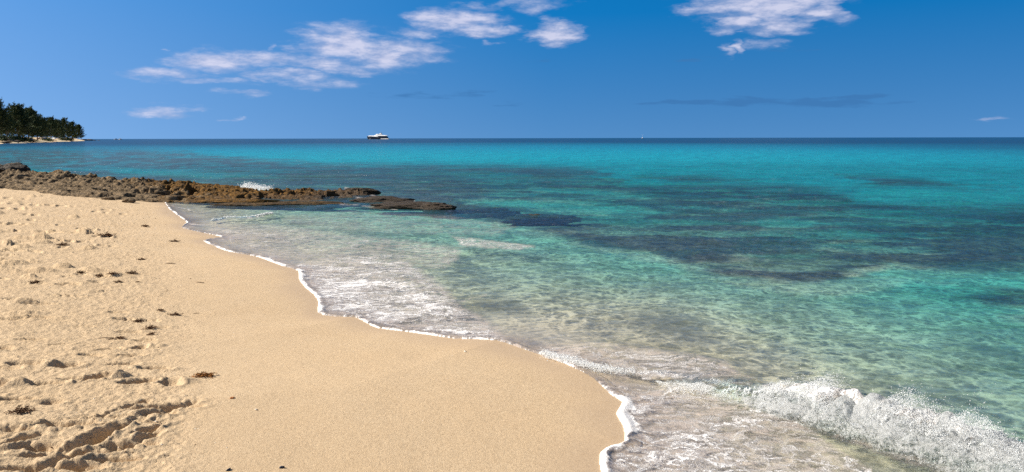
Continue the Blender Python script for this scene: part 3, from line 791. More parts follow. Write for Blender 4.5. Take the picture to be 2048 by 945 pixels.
rock('reef_rock', 560, 413, -.04, (1.9, .35, .12), 'low red brown weedy slab in front of the ledge foot', 16, .5, .45, MROCK2)
rock('reef_rock', 465, 407, -.03, (1.1, .25, .11), 'thin golden brown slab lying in the cove shallows', 17, .8, .1)
rock('reef_rock', 1085, 441, -.12, (.8, .36, .12), 'submerged mound with golden weed off the ledge', 18, .5, .45, MROCK2)
rock('reef_rock', 955, 428, -.17, (1.0, .5, .13), 'dark submerged rock beyond the small surfacing rock', 19, .2, .8, MROCK2)
for k, (a, b, s_, lb) in enumerate([(258, 402, .15, 'pale grey stone lying at the ledge foot by the cove'), (215, 399, .16, 'tan stone on the sand at the lower edge of the ledge'), (300, 405, .14, 'brown stone at the corner where sand meets the cove'), (150, 391, .13, 'small tan stone on the sand below the middle ledge')]):
    rock('stone', a, b, .12 if a < 290 else .02, (s_, s_*.7, s_*.4), lb, 30+k, 0, .1, lod=4)

# ------------------------------------------------------------------ white water
MSPRAY = spray_material(); MSHEET = sheet_material()
OCT = np.array([(1, 0, 0), (-1, 0, 0), (0, 1, 0), (0, -1, 0), (0, 0, 1), (0, 0, -1)], float)
OF = np.array([(0, 2, 4), (2, 1, 4), (1, 3, 4), (3, 0, 4), (2, 0, 5), (1, 2, 5), (3, 1, 5), (0, 3, 5)])
def droplets(name, P, R, label, cat='spray'):
    n = len(P); rs_ = np.random.RandomState(5)
    a = rs_.uniform(0, 6.28, n); c, s = np.cos(a), np.sin(a)
    st = rs_.uniform(.7, 1.9, n)
    v = np.repeat(OCT[None], n, 0)
    v = v*np.stack([np.ones(n), np.ones(n), st], -1)[:, None, :]
    vx = v[..., 0]*c[:, None]-v[..., 2]*s[:, None]; vz = v[..., 0]*s[:, None]+v[..., 2]*c[:, None]
    v = np.stack([vx, v[..., 1], vz], -1)*R[:, None, None]+P[:, None, :]
    q = (OF[None]+6*np.arange(n)[:, None, None]).reshape(-1, 3)
    me = mesh_np(name, v.reshape(-1, 3), q); me.materials.append(MSPRAY)
    o = bpy.data.objects.new(name, me); col.objects.link(o)
    tag(o, label, cat, kind='stuff'); return o

def arc_points(P, n):
    P = np.array(P); L = np.r_[0, np.cumsum(np.hypot(*(P[1:]-P[:-1]).T))]
    return L
def main_breaker():
    B = np.array(smooth(BR, 6)); A = np.interp(np.linspace(0, len(BR)-1, len(B)), np.arange(len(BR_A)), BR_A)
    L = np.r_[0, np.cumsum(np.hypot(*(B[1:]-B[:-1]).T))]
    T = np.gradient(B, axis=0); T /= np.linalg.norm(T, axis=1, keepdims=True); N = np.stack([-T[:, 1], T[:, 0]], -1)   # seaward
    if N[len(N)//2, 1] < 0: N = -N
    par = np.linspace(0, len(BR)-1, len(B))
    l0 = np.interp(4.25, par, L); l1 = np.interp(11.2, par, L)
    # torn sheets thrown over the crest
    for si, (off, hk, wd) in enumerate([(0.02, .82, .30), (-.07, .72, .24), (-.14, .5, .2)]):
        nu, nv = int((l1-l0)/.007), 70
        l = np.linspace(l0, l1, nu)[:, None]*np.ones((1, nv)); v = np.linspace(0, 1, nv)[None, :]*np.ones((nu, 1))
        am = np.interp(l, L, A)
        grow = sstep(l0, l0+.5, l)
        crest = am*hk*(1+.30*fbm(l*2.3, l*0+si*5, 4, 120+si)+.40*fbm(l*9, l*0, 3, 123+si))
        # section: from behind the crest, over the top, down the front
        ang = v*math.pi
        sec_n = np.cos(ang)*wd*.55+off
        sec_z = np.sin(ang)**.8*crest
        nz = .035*fbm(l*11, v*6, 5, 130+si)+.02*ridged(l*34, v*18, 3, 133+si)
        nn = .055*fbm(l*9+7, v*5, 5, 136+si)
        X = np.interp(l, L, B[:, 0])+np.interp(l, L, N[:, 0])*(sec_n+nn*grow)
        Y = np.interp(l, L, B[:, 1])+np.interp(l, L, N[:, 1])*(sec_n+nn*grow)
        Z = sec_z+nz*grow*np.sin(ang)**.5-.005
        i = np.arange(nu-1)[:, None]*nv; j = np.arange(nv-1)[None, :]
        q = np.stack([i+j, i+nv+j, i+nv+j+1, i+j+1], -1).reshape(-1, 4)
        me = mesh_np('foam_sheet', np.stack([X, Y, Z], -1).reshape(-1, 3), q)
        dens = (sstep(l0, l0+.45, l)*(.35+.45*np.sin(ang)**.7)+.35*fbm(l*4, v*2.5, 3, 140+si)).ravel()
        av = me.attributes.new('dens', 'FLOAT', 'POINT'); av.data.foreach_set('value', dens.astype(np.float32))
        me.materials.append(MSHEET)
        o = bpy.data.objects.new('foam_sheet', me); col.objects.link(o)
        if si == 0: root = o; o.name = 'breaking_wave'; tag(o, 'white foaming crest of the small wave breaking on the shore', 'wave foam', kind='stuff')
        else: o.parent = root
    # droplets
    rs_ = np.random.RandomState(9); n = 190000
    l = rs_.uniform(l0-.5, l1, n)
    am = np.interp(l, L, A)*sstep(l0-.5, l0+.5, l)
    clump = np.clip(.5+.75*fbm(l*3.5, l*0+3, 4, 150)+.35*fbm(l*12, l*0+3, 3, 152), .05, 1.4)
    e = rs_.rand(n)
    hgt = am*(.15+1.15*clump+.1)*rs_.beta(1.7, 1.4, n)*1.25
    hgt = np.where(rs_.rand(n) < .03, hgt*1.4, hgt)
    nn = rs_.normal(-.03, .11, n)-.05*rs_.rand(n)
    keep = (fbm(l*5+nn*3, hgt*11+nn*5, 4, 151)+.22*rs_.rand(n) > .03)|(rs_.rand(n) < .05)
    keep &= (hgt > am*.45)|(rs_.rand(n) < .40)
    l, am, hgt, nn = l[keep], am[keep], hgt[keep], nn[keep]
    P = np.stack([np.interp(l, L, B[:, 0])+np.interp(l, L, N[:, 0])*nn, np.interp(l, L, B[:, 1])+np.interp(l, L, N[:, 1])*nn, hgt+.01], -1)
    R = .0007+.0020*rs_.rand(len(l))**3
    o = droplets('spray', P, R, 'fine white droplets thrown up by the wave breaking on the shore')
    # falling strands in front of the crest
    rs_ = np.random.RandomState(19); PP = []; RR = []
    for k in range(150):
        a = rs_.uniform(l0+.1, l1); h0 = np.interp(a, L, A)*rs_.uniform(.3, 1.0); n0 = rs_.uniform(-.10, -.02); ln = rs_.uniform(.05, .16)
        m_ = 60; t = np.linspace(0, 1, m_); aa = a+.06*t*rs_.uniform(-1, 1)+.012*np.sin(t*9+k); nn_ = n0-ln*t; hh = np.maximum(h0*(1-t**2*1.0), .005)+.004*np.sin(t*20+k)
        PP.append(np.stack([np.interp(aa, L, B[:, 0])+np.interp(aa, L, N[:, 0])*nn_, np.interp(aa, L, B[:, 1])+np.interp(aa, L, N[:, 1])*nn_, hh], -1)+rs_.normal(0, .003, (m_, 3)))
        RR.append((.0022+.0035*rs_.rand(m_)**2)*(1-.4*t))
    o2 = droplets('spray_strand', np.concatenate(PP), np.concatenate(RR), None, None); o2.pop('kind', None); o2['kind'] = 'stuff'
    for k in ('label', 'category'):
        if k in o2: del o2[k]
    o2.parent = o
main_breaker()

def small_spray(pts, n, hmax, spread, label, seed):
    rs_ = np.random.RandomState(seed)
    W = np.array([pw(a, b) for a, b in pts]); L = np.r_[0, np.cumsum(np.hypot(*(W[1:]-W[:-1]).T))]
    l = rs_.uniform(0, L[-1], n); cl = .5+.5*fbm(l*3.0+seed, l*0, 4, 160)
    h = hmax*np.clip(cl, .1, 1)*rs_.beta(1.1, 2.2, n); o_ = rs_.normal(0, spread, n)
    P = np.stack([np.interp(l, L, W[:, 0])+rs_.normal(0, spread*.3, n), np.interp(l, L, W[:, 1])+o_, h+.01], -1)
    dist = float(W[:, 1].mean())
    R = (.0009+.0028*rs_.rand(n)**2)*max(1, dist/6)
    droplets('spray', P, R, label)
small_spray([(1085, 712), (1130, 724), (1200, 742), (1270, 748)], 9000, .075, .04, 'low white froth where the ripple meets the sand below the first wavelet', 1)
small_spray([(1280, 752), (1340, 750), (1400, 764), (1450, 774), (1520, 790)], 5000, .05, .02, 'thin bright lip of foam left of the big breaking crest', 2)
small_spray([(485, 377), (500, 378), (515, 380), (535, 381)], 5000, .34, .25, 'white splash bursting behind the brown rock ledge', 3)
small_spray([(735, 400), (760, 401), (800, 404), (830, 405)], 1800, .08, .1, 'white froth over the rocks at the tip of the ledge', 4)
small_spray([(85, 352), (100, 351)], 700, .25, .2, 'tiny white splash behind the left part of the ledge', 5)
small_spray([(425, 444), (450, 438), (500, 436), (545, 429)], 5000, .09, .05, 'white crest of the wavelet curling into the cove', 6)

# ------------------------------------------------------------------ far shore: casuarinas
MCROWN = plain('casuarina needles', (.065, .090, .035), .8, .45, .25, .2)
MTRUNK = plain('grey bark', (.20, .16, .12), .9, .3, 2.0, .1)
def tube(verts, faces, pts, rad, seg=6):
    pts = [Vector(p) for p in pts]
    b = len(verts)
    for i, p in enumerate(pts):
        d = (pts[min(i+1, len(pts)-1)]-pts[max(i-1, 0)]).normalized()
        a = d.orthogonal().normalized(); c = d.cross(a)
        for k in range(seg):
            an = 2*math.pi*k/seg
            verts.append(p+(a*math.cos(an)+c*math.sin(an))*rad[i])
    for i in range(len(pts)-1):
        for k in range(seg):
            faces.append((b+i*seg+k, b+i*seg+(k+1) % seg, b+(i+1)*seg+(k+1) % seg, b+(i+1)*seg+k))
    faces.append(tuple(b+k for k in range(seg))[::-1]); faces.append(tuple(b+(len(pts)-1)*seg+k for k in range(seg)))
def mesh_obj(name, v, f, m, parent=None, smooth_=False):
    me = bpy.data.meshes.new(name); me.from_pydata([tuple(p) for p in v], [], f); me.update()
    if smooth_: me.polygons.foreach_set('use_smooth', [True]*len(me.polygons))
    if m: me.materials.append(m)
    o = bpy.data.objects.new(name, me); col.objects.link(o)
    if parent: o.parent = parent
    return o
def empty(name, loc=(0, 0, 0), rz=0):
    o = bpy.data.objects.new(name, None); o.location = loc; o.rotation_euler = (0, 0, rz); o.empty_display_size = .2; col.objects.link(o); return o
def copy_tree(o, parent=None):
    c = o.copy(); col.objects.link(c)
    if parent: c.parent = parent
    for ch in o.children: copy_tree(ch, c)
    return c

def make_casuarina(seed, h=16.0, w=6.5, low=.06, nb=150, lean=.1):
    rnd = random.Random(seed)
    root = empty('casuarina_tree')
    v, f = [], []
    tp = [Vector((lean*h*(k/8)**1.5+rnd.uniform(-.12, .12), rnd.uniform(-.12, .12), h*.92*k/8)) for k in range(9)]
    tube(v, f, tp, [.34*(1-.85*k/8) for k in range(9)], 8)
    cv, cf = [], []
    clumps = []
    for b in range(nb):
        u = low+(1-low)*(b+rnd.random())/nb
        k = min(int(u*.92/.92*8), 7); p0 = tp[k].lerp(tp[k+1], min(u*8-k, 1)) if u < 1 else tp[8]
        az = rnd.uniform(0, 6.283)
        # crown profile: widest in the middle, uneven
        prof = (1-u**1.7)**.7*(.86+.22*math.sin(3*az+seed)+rnd.uniform(-.28, .28))
        L = (w*prof*.50+1.7)*(1.28 if rnd.random() < .16 else 1)
        el = math.radians(20+45*u+rnd.uniform(-12, 20))
        d = Vector((math.cos(az)*math.cos(el), math.sin(az)*math.cos(el), math.sin(el)))
        pts = [p0+d*L*t+Vector((0, 0, .10*L*t*t)) for t in (0, .35, .7, 1)]
        if b % 4 == 0: tube(v, f, pts, [.09, .06, .04, .015], 4)
        for q in range(int(50+42*prof)):
            t = rnd.uniform(.25, 1.02)**.7
            c = pts[0].lerp(pts[3], t)+Vector((rnd.gauss(0, .45), rnd.gauss(0, .45), rnd.gauss(0, .35)))*(1.35-.85*t)
            dd = (d*1.1+Vector((rnd.gauss(0, .45), rnd.gauss(0, .45), rnd.gauss(.28, .4)))).normalized()
            ln = rnd.uniform(.35, .85)*(1.1 if t > .85 else .9); wd = rnd.uniform(.09, .19)
            s_ = dd.orthogonal().normalized(); s_.rotate(Matrix.Rotation(rnd.uniform(0, 6.28), 3, dd))
            n = len(cv)
            cv += [c-s_*wd*.5, c+dd*ln*.5-s_*wd, c+dd*ln, c+dd*ln*.5+s_*wd]
            cf.append((n, n+1, n+2, n+3))
    mesh_obj('trunk', v, f, MTRUNK, root, True)
    mesh_obj('crown', cv, cf, MCROWN, root)
    return root
protos = [make_casuarina(3, 16, 11.5, .02, 180, .05), make_casuarina(7, 16, 12.5, .02, 200, .08), make_casuarina(12, 16, 11.0, .04, 180, .12)]
TREES = [(-28, 335, 206, 1.05, 'casuarina cut by the left edge of the picture behind the tallest tree'), (2, 342, 200, 1.0, 'tallest dark casuarina with ragged top at the left end of the far grove'), (24, 362, 225, .9, 'shorter casuarina in the dip between the tallest and the broad one'),
         (46, 378, 213, 1.15, 'broad rounded casuarina with spiky top right of the dip'), (66, 398, 218, 1.1, 'dense dark casuarina forming the right shoulder of the broad one'), (84, 425, 224, .95, 'casuarina with one branch spiking up right of the broad pair'),
         (99, 475, 238, .9, 'casuarina above the red beach umbrella'), (111, 500, 236, .85, 'casuarina with thin upright tips behind the white canopy'), (126, 548, 240, .9, 'feathery casuarina just right of the white canopy'),
         (139, 590, 239, .9, 'casuarina with pointed tips third from the tip of the grove'), (152, 645, 245, .9, 'rounded casuarina second from the tip of the grove'), (164, 720, 250, 1.0, 'last casuarina of the grove leaning out toward the point'),
         (12, 400, 214, 1.1, 'casuarina standing behind the tallest tree'), (34, 430, 228, 1.1, 'casuarina hidden behind the dip of the grove'), (92, 520, 240, 1.0, 'low casuarina behind the one with the spiking branch'), (118, 600, 246, 1.0, 'low casuarina deep behind the white canopy')]
def place_far(px, Y):
    X = (px-1024)/F*Y; z = float(base_height(np.array([X]), np.array([Y]))[0]); return X, Y, z
for i, (px_, Y, top, wf, lb) in enumerate(TREES):
    pr = protos[i % 3]
    o = pr if i < 3 else copy_tree(pr)
    Y += 14
    X, Y, z = place_far(px_, Y)
    hor = 276.8+(1024-px_)*math.tan(ROLL)
    h = (hor-top)*Y/F+H-z
    o.location = (X, Y, z-.1); o.rotation_euler = (0, 0, 0 if i in (11,) else i*1.9); k = h/17.2
    o.scale = (k*wf*1.05, k*wf*1.05, k)
    tag(o, lb, 'tree', 'casuarinas on the far beach')
def make_bush(seed):
    rnd = random.Random(seed); root = empty('shrub'); cv, cf, v, f = [], [], [], []
    for b in range(40):
        az = rnd.uniform(0, 6.28); el = rnd.uniform(.1, 1.4); L = rnd.uniform(1.0, 2.1)
        d = Vector((math.cos(az)*math.cos(el)*1.5, math.sin(az)*math.cos(el)*1.5, math.sin(el)))
        if b % 5 == 0: tube(v, f, [(0, 0, 0), tuple(d*L*.5), tuple(d*L)], [.06, .04, .015], 4)
        for q in range(28):
            c = d*L*rnd.uniform(.2, 1)+Vector((rnd.gauss(0, .25), rnd.gauss(0, .25), rnd.gauss(0, .2)))
            a = Vector((rnd.gauss(0, 1), rnd.gauss(0, 1), rnd.gauss(.6, .6))).normalized(); s_ = a.orthogonal().normalized()*rnd.uniform(.08, .16); ln = rnd.uniform(.25, .5)
            n = len(cv); cv += [c, c+a*ln*.5+s_, c+a*ln, c+a*ln*.5-s_]; cf.append((n, n+1, n+2, n+3))
    mesh_obj('stem', v, f, MTRUNK, root); mesh_obj('foliage', cv, cf, MCROWN, root); return root
b0 = make_bush(5)
for i, (px_, Y, sc, lb) in enumerate([(-8, 322, 1.3, 'dark shrub under the tallest casuarina'), (16, 336, 1.5, 'dark shrub at the foot of the dip in the grove'), (33, 352, 1.4, 'dark shrub left under the broad casuarina'), (52, 366, 1.5, 'dark shrub right under the broad casuarina'),
                                      (70, 398, 1.4, 'shrub left of the red beach umbrella'), (103, 462, 1.4, 'shrub between the red umbrella and the white canopy'), (133, 560, 1.6, 'shrub right of the white umbrella'), (146, 610, 1.6, 'shrub near the tip of the grove')]):
    o = b0 if i == 0 else copy_tree(b0)
    X, Y, z = place_far(px_, Y); o.location = (X, Y, z-.05); o.scale = (sc*1.4, sc, sc*.9); o.rotation_euler = (0, 0, i*1.3)
    tag(o, lb, 'shrub', 'shrubs under the casuarinas')

def lathe(prof, seg=16):
    v, f = [], []
    for r, z in prof:
        for k in range(seg): a = 2*math.pi*k/seg; v.append((r*math.cos(a), r*math.sin(a), z))
    for i in range(len(prof)-1):
        for k in range(seg): f.append((i*seg+k, i*seg+(k+1) % seg, (i+1)*seg+(k+1) % seg, (i+1)*seg+k))
    return v, f
MRED = plain('red cloth', (.55, .07, .06), .8, .1); MWHITE = plain('white paint', (.80, .80, .80), .35, .04, 1.0); MPOLE = plain('pole metal', (.4, .4, .4), .5, .1)
MNAVY = plain('navy hull paint', (.010, .014, .024), .25, .1, .3); MGLASS = plain('dark cabin glass', (.012, .016, .022), .1, .1, 1.0, .6); MTEAK = plain('teak deck', (.35, .22, .12), .7, .2); MBLUE = plain('blue cloth', (.10, .16, .32), .8, .1)
def umbrella(px_, Y, m, lb, sc=1.0):
    X, Y, z = place_far(px_, Y); r = empty('beach_umbrella', (X, Y, z)); r.scale = (sc,)*3
    v, f = lathe([(.02, 2.35), (.5, 2.25), (1.0, 2.05), (1.35, 1.80), (1.33, 1.76), (.95, 1.98), (.02, 2.2)], 8); mesh_obj('canopy', v, f, m, r)
    v, f = [], []; tube(v, f, [(0, 0, -.1), (0, 0, 2.5)], [.03, .02], 6); mesh_obj('pole', v, f, MPOLE, r)
    tag(r, lb, 'beach umbrella', 'umbrellas on the far beach'); return r
umbrella(86, 418, MRED, 'red beach umbrella under the middle of the far grove')
umbrella(97, 448, MBLUE, 'blue beach umbrella right of the red one')
umbrella(122, 512, MWHITE, 'white beach umbrella right of the long white canopy', 1.15)
umbrella(72, 392, MBLUE, 'blue beach umbrella left of the red one', .9)
X, Y, z = place_far(112, 478); r = empty('shade_canopy', (X, Y, z), .3)
bm = bmesh.new()
vs_ = [bm.verts.new(p) for p in [(-2, -1.4, 2.0), (2, -1.4, 2.0), (2, 1.4, 2.0), (-2, 1.4, 2.0), (-1.6, 0, 2.7), (1.6, 0, 2.7)]]
for q in ((0, 1, 5, 4), (2, 3, 4, 5), (1, 2, 5), (3, 0, 4)): bm.faces.new([vs_[k] for k in q])
me = bpy.data.meshes.new('roof'); bm.to_mesh(me); bm.free(); me.materials.append(MWHITE)
o = bpy.data.objects.new('roof', me); col.objects.link(o); o.parent = r
md = o.modifiers.new('thickness', 'SOLIDIFY'); md.thickness = .04
for a, b in ((-1.9, -1.3), (1.9, -1.3), (1.9, 1.3), (-1.9, 1.3)):
    v, f = [], []; tube(v, f, [(a, b, -.1), (a, b, 1.98)], [.04, .04], 6); mesh_obj('post', v, f, MPOLE, r)
tag(r, 'long white shade canopy on posts under the far trees', 'canopy')
# leaning bare trunk
X, Y, z = place_far(20, 318); r_, f_ = [], []
X2 = (46-1024)/F*322
tube(r_, f_, [(X, Y, z+3.4), ((X+X2)/2, Y, z+1.9), (X2, Y+4, z+.4)], [.16, .2, .28], 7)
tag(mesh_obj('fallen_trunk', r_, f_, MTRUNK), 'bare grey trunk leaning down to the sand under the far trees', 'tree trunk')
# figure at the rocky point
def person(px_, Y, lb, flip=1):
    X, Y, z = place_far(px_, Y)
    P = [(0, 0, .95), (0, 0, 1.2), (0, 0, 1.45), (0, 0, 1.55), (0, 0, 1.68), (0, 0, 1.78), (-.18, 0, 1.43), (-.26, .03, 1.15), (-.24, .12, .92), (.18, 0, 1.43), (.27, .03, 1.15), (.25, .12, .92),
         (-.10, 0, .88), (-.13, .04, .48), (-.15, 0, .06), (-.16, .14, .03), (.10, 0, .88), (.14, .02, .48), (.17, -.03, .06), (.18, .11, .03)]
    E = [(0, 1), (1, 2), (2, 3), (3, 4), (4, 5), (2, 6), (6, 7), (7, 8), (2, 9), (9, 10), (10, 11), (0, 12), (12, 13), (13, 14), (14, 15), (0, 16), (16, 17), (17, 18), (18, 19)]
    R = [.15, .14, .15, .06, .10, .08, .06, .045, .03, .06, .045, .03, .09, .065, .04, .035, .09, .065, .04, .035]
    me = bpy.data.meshes.new('person'); me.from_pydata(P, E, []); o = bpy.data.objects.new('person', me); col.objects.link(o)
    sk = o.modifiers.new('skin', 'SKIN'); o.modifiers.new('sub', 'SUBSURF').levels = 1
    for i, rr in enumerate(R): me.skin_vertices[0].data[i].radius = (rr, rr*.85)
    me.skin_vertices[0].data[0].use_root = True
    me.materials.append(plain('dark swimwear and tan skin', (.12, .07, .05), .7, .2))
    o.location = (X, Y, z); o.rotation_euler = (0, 0, flip); tag(o, lb, 'person')
person(171, 790, 'tiny dark figure standing on the tip of the far point')
for k, (px_, Y, s_, lb) in enumerate([(176, 800, 3.2, 'dark low rock nearest the sand at the far point'), (186, 825, 4.0, 'longest dark rock in the middle of the far point'), (195, 835, 2.4, 'last small dark rock at the end of the far point'),
                                      (205, 900, 1.6, 'tiny dark rock alone in the water off the far point'), (3, 318, 2.6, 'dark flat rock at the waterline below the tallest casuarina'), (40, 343, 2.4, 'dark flat rock at the waterline below the broad casuarina'), (22, 330, 1.8, 'dark rock at the waterline between two larger ones'), (131, 548, 1.4, 'dark rock on the far sand below the white umbrella')]):
    X, Y, z = place_far(px_, Y)
    o = rock('shore_rock', 500, 500, 0, (s_, s_*.6, s_*.22), lb, 50+k, 0, .95, MROCK2, 'dark rocks along the far shore', 4)
    o.location = (X, Y, max(z, 0)+.1)

# ------------------------------------------------------------------ boats
def loft(sections):
    """sections: list of rings (same count) -> closed solid"""
    v, f = [], []
    n = len(sections[0])
    for s_ in sections: v += [tuple(p) for p in s_]
    for i in range(len(sections)-1):
        for k in range(n): f.append((i*n+k, i*n+(k+1) % n, (i+1)*n+(k+1) % n, (i+1)*n+k))
    f.append(tuple(range(n))[::-1]); f.append(tuple((len(sections)-1)*n+k for k in range(n)))
    return v, f
def hull_sections(spec):
    out = []
    for (x, hw, zb, zt, fl) in spec:   # x, half width at deck, bottom, deck height, waterline narrowing
        out.append([(x, -hw, zt), (x, -hw*.96, zt*.5+zb*.5), (x, -hw*fl, zb), (x, hw*fl, zb), (x, hw*.96, zt*.5+zb*.5), (x, hw, zt)])
    return out
def block(spec):
    out = []
    for (x, hw, zb, zt) in spec: out.append([(x, -hw, zb), (x, -hw*.88, zt), (x, hw*.88, zt), (x, hw, zb)])
    return out
def yacht():
    Y = 1500; X = (759-1024)/F*Y
    r = empty('motor_yacht', (X, Y, 0)); r.rotation_euler = (0, 0, math.radians(-20)); r.scale = (1.04, 1, 1.05)
    def part(n, secs, m, par=None): v, f = loft(secs); return mesh_obj(n, v, f, m, par or r)
    hull = part('hull', hull_sections([(-24.4, .15, 3.0, 5.9, .6), (-22.5, 1.4, .2, 5.9, .3), (-19, 2.8, -.8, 5.8, .45), (-12, 4.0, -.8, 5.6, .8), (0, 4.4, -.8, 4.8, .9), (12, 4.3, -.8, 3.5, .9), (19, 4.0, -.8, 3.0, .9), (21.5, 3.8, -.8, 2.2, .9)]), MNAVY)
    part('bulwark', block([(-22.0, 1.0, 5.85, 6.2), (-20, 2.2, 5.8, 6.7), (-14, 3.3, 5.65, 7.1), (-8, 3.8, 5.3, 7.1), (-2, 4.0, 4.9, 6.3), (3, 4.0, 4.5, 5.2)]), MWHITE)
    part('swim_platform', block([(8, 4.5, .6, 1.5), (20, 4.3, .5, 1.4), (24.3, 3.9, .5, 1.1)]), MWHITE, hull)
    part('main_deck_windows', block([(-3, 3.6, 4.1, 6.6), (4, 4.1, 3.8, 6.6), (16, 4.0, 3.3, 6.4), (20, 3.6, 2.9, 5.0)]), MGLASS)
    part('upper_deck', block([(-7, 2.6, 7.0, 7.5), (-3, 3.9, 6.7, 8.2), (6, 4.3, 6.62, 8.1), (18, 4.2, 6.45, 7.8), (20.5, 3.7, 6.45, 7.2)]), MWHITE)
    part('wheelhouse_windows', block([(-4.5, 2.4, 8.0, 8.6), (-1.5, 3.0, 8.2, 9.2), (4, 3.1, 8.15, 9.2)]), MGLASS)
    part('flybridge', block([(-3.5, 2.6, 9.0, 9.4), (0, 3.1, 9.2, 9.9), (6, 3.1, 9.2, 9.9), (10, 2.6, 8.0, 8.5)]), MWHITE)
    m = part('radar_arch', block([(4.6, 2.3, 9.9, 11.0), (6.2, 2.2, 9.9, 11.6), (7.6, 2.0, 9.7, 11.3)]), MWHITE)
    v, f = lathe([(.01, 12.6), (.7, 12.4), (.8, 12.0), (.6, 11.6)], 12); mesh_obj('radar_dome', [(a+6.8, b, c) for a, b, c in v], f, MNAVY, m)
    v, f = [], []; tube(v, f, [(6, 0, 11), (6.6, 0, 15.5)], [.14, .05], 6); mesh_obj('antenna', v, f, MPOLE, m)
    v, f = [], []
    tube(v, f, [(-24.4, 0, 6.6), (-22, -1.8, 6.8), (-18, -3.2, 7.1), (-14, -3.9, 7.5)], [.06]*4, 5)
    mesh_obj('bow_rail', v, f, MPOLE)
    bpy.data.objects['bow_rail'].parent = r
    v, f = lathe([(.01, .5), (.6, .3), (.5, -.1), (.01, -.2)], 12)
    tag(r, 'dark hulled motor yacht with white upper decks anchored on the horizon', 'yacht')
    return r
yacht()
def motorboat(px_, Y, lb, flip):
    X = (px_-1024)/F*Y
    r = empty('motorboat', (X, Y, 0), flip); r.scale = (1.15,)*3
    v, f = loft(hull_sections([(-3.4, .1, .6, 1.3, .8), (-2.6, .8, .1, 1.25, .5), (-.8, 1.2, -.3, 1.1, .8), (2.8, 1.2, -.3, 1.0, .9)])); h = mesh_obj('hull', v, f, MWHITE, r)
    v, f = loft(block([(-1.4, .7, 1.1, 1.5), (-.8, .9, 1.1, 2.2), (.9, .9, 1.05, 2.2), (1.2, .9, 1.0, 1.2)])); c = mesh_obj('cabin', v, f, MWHITE, r)
    v, f = loft(block([(-1.25, .78, 1.5, 1.8), (-.9, .93, 1.5, 2.0), (.7, .93, 1.5, 2.0)])); mesh_obj('window', v, f, MGLASS, c)
    v, f = loft(block([(2.8, .25, .2, 1.4), (3.3, .25, .2, 1.3)])); mesh_obj('outboard_motor', v, f, MNAVY, r)
    tag(r, lb, 'motorboat', 'small motorboats off the far point')
motorboat(239.5, 1350, 'small white motorboat, left one of the pair off the far point', .3)
motorboat(247.5, 1300, 'small white motorboat with raised bow, right one of the pair', math.pi-.2)
def sailboat():
    Y = 2600; X = (1283-1024)/F*Y
    r = empty('sailboat', (X, Y, 0), math.radians(65)); r.scale = (1.15,)*3
    v, f = loft(hull_sections([(-6, .1, .8, 1.9, .8), (-4, 1.0, 0, 1.7, .5), (0, 1.8, -.4, 1.5, .6), (5, 1.5, -.2, 1.5, .8)])); mesh_obj('hull', v, f, MWHITE, r)
    v, f = loft(block([(-2.5, .9, 1.5, 1.9), (-1.5, 1.2, 1.5, 2.8), (3, 1.2, 1.5, 2.8), (3.6, 1.1, 1.5, 2.0)])); mesh_obj('cabin', v, f, MWHITE, r)
    v, f = [], []; tube(v, f, [(-1, 0, 1.5), (-1, 0, 16)], [.14, .09], 8); mesh_obj('mast', v, f, MWHITE, r)
    v, f = [], []; tube(v, f, [(-1, 0, 3.4), (4.2, 0, 3.3)], [.14, .12], 8); tube(v, f, [(-.9, 0, 3.65), (4.0, 0, 3.55)], [.22, .15], 8); mesh_obj('boom', v, f, MBLUE, r)
    tag(r, 'tiny white sailboat with bare mast right on the horizon', 'sailboat')
sailboat()

# ------------------------------------------------------------------ things washed up on the sand
MWEED = plain('dry brown sargassum', (.10, .045, .018), .85, .5, 40.0, .2); MWEED2 = plain('orange brown sargassum', (.26, .11, .025), .8, .4, 40.0, .2)
MSTICK = plain('weathered stick', (.20, .14, .09), .9, .3, 20.0, .1); MSHELL = plain('bleached shell', (.62, .54, .44), .6, .1, 20.0, .4); MORANGE = plain('orange shell', (.55, .20, .05), .5, .15, 30.0, .4)
def weed(seed, L, W, m, n=34):
    rnd = random.Random(seed); v, f = [], []
    for k in range(n):
        x0 = rnd.gauss(0, .22)*L; y0 = rnd.gauss(0, .22)*W
        a = rnd.uniform(0, 6.28); l = rnd.uniform(.15, .42)*W+.012
        up = rnd.uniform(.1, 1.0)
        pts = [Vector((x0, y0, .002+rnd.random()*.01))]
        d = Vector((math.cos(a)*.8, math.sin(a), up)).normalized()
        for j in range(4):
            pts.append(pts[-1]+d*l/3); d = (d+Vector((rnd.gauss(0, .45), rnd.gauss(0, .45), -.35))).normalized()
        for p in pts: p.z = max(p.z, .001)
        tube(v, f, pts, [.0022, .002, .0018, .0015, .0008], 4)
        for j in range(7):
            p = pts[rnd.randint(1, 4)]+Vector((rnd.gauss(0, .004),)*2+(0,)); q = Vector((rnd.gauss(0, 1), rnd.gauss(0, 1), rnd.gauss(.3, .6))).normalized(); s_ = q.orthogonal().normalized()*.0028
            b = len(v); e = rnd.uniform(.008, .018); v += [p, p+q*e*.5+s_, p+q*e, p+q*e*.5-s_]; f.append((b, b+1, b+2, b+3))
    me = bpy.data.meshes.new('seaweed'); me.from_pydata([tuple(p) for p in v], [], f); me.materials.append(m); return me
wm = [weed(1, .10, .10, MWEED), weed(2, .16, .07, MWEED), weed(3, .08, .07, MWEED, 22), weed(4, .17, .06, MWEED2, 40)]
GS = 'tufts of dried seaweed on the sand'
dep_ = bpy.context.evaluated_depsgraph_get()
sand_o = bpy.data.objects['beach_sand']
from mathutils.bvhtree import BVHTree
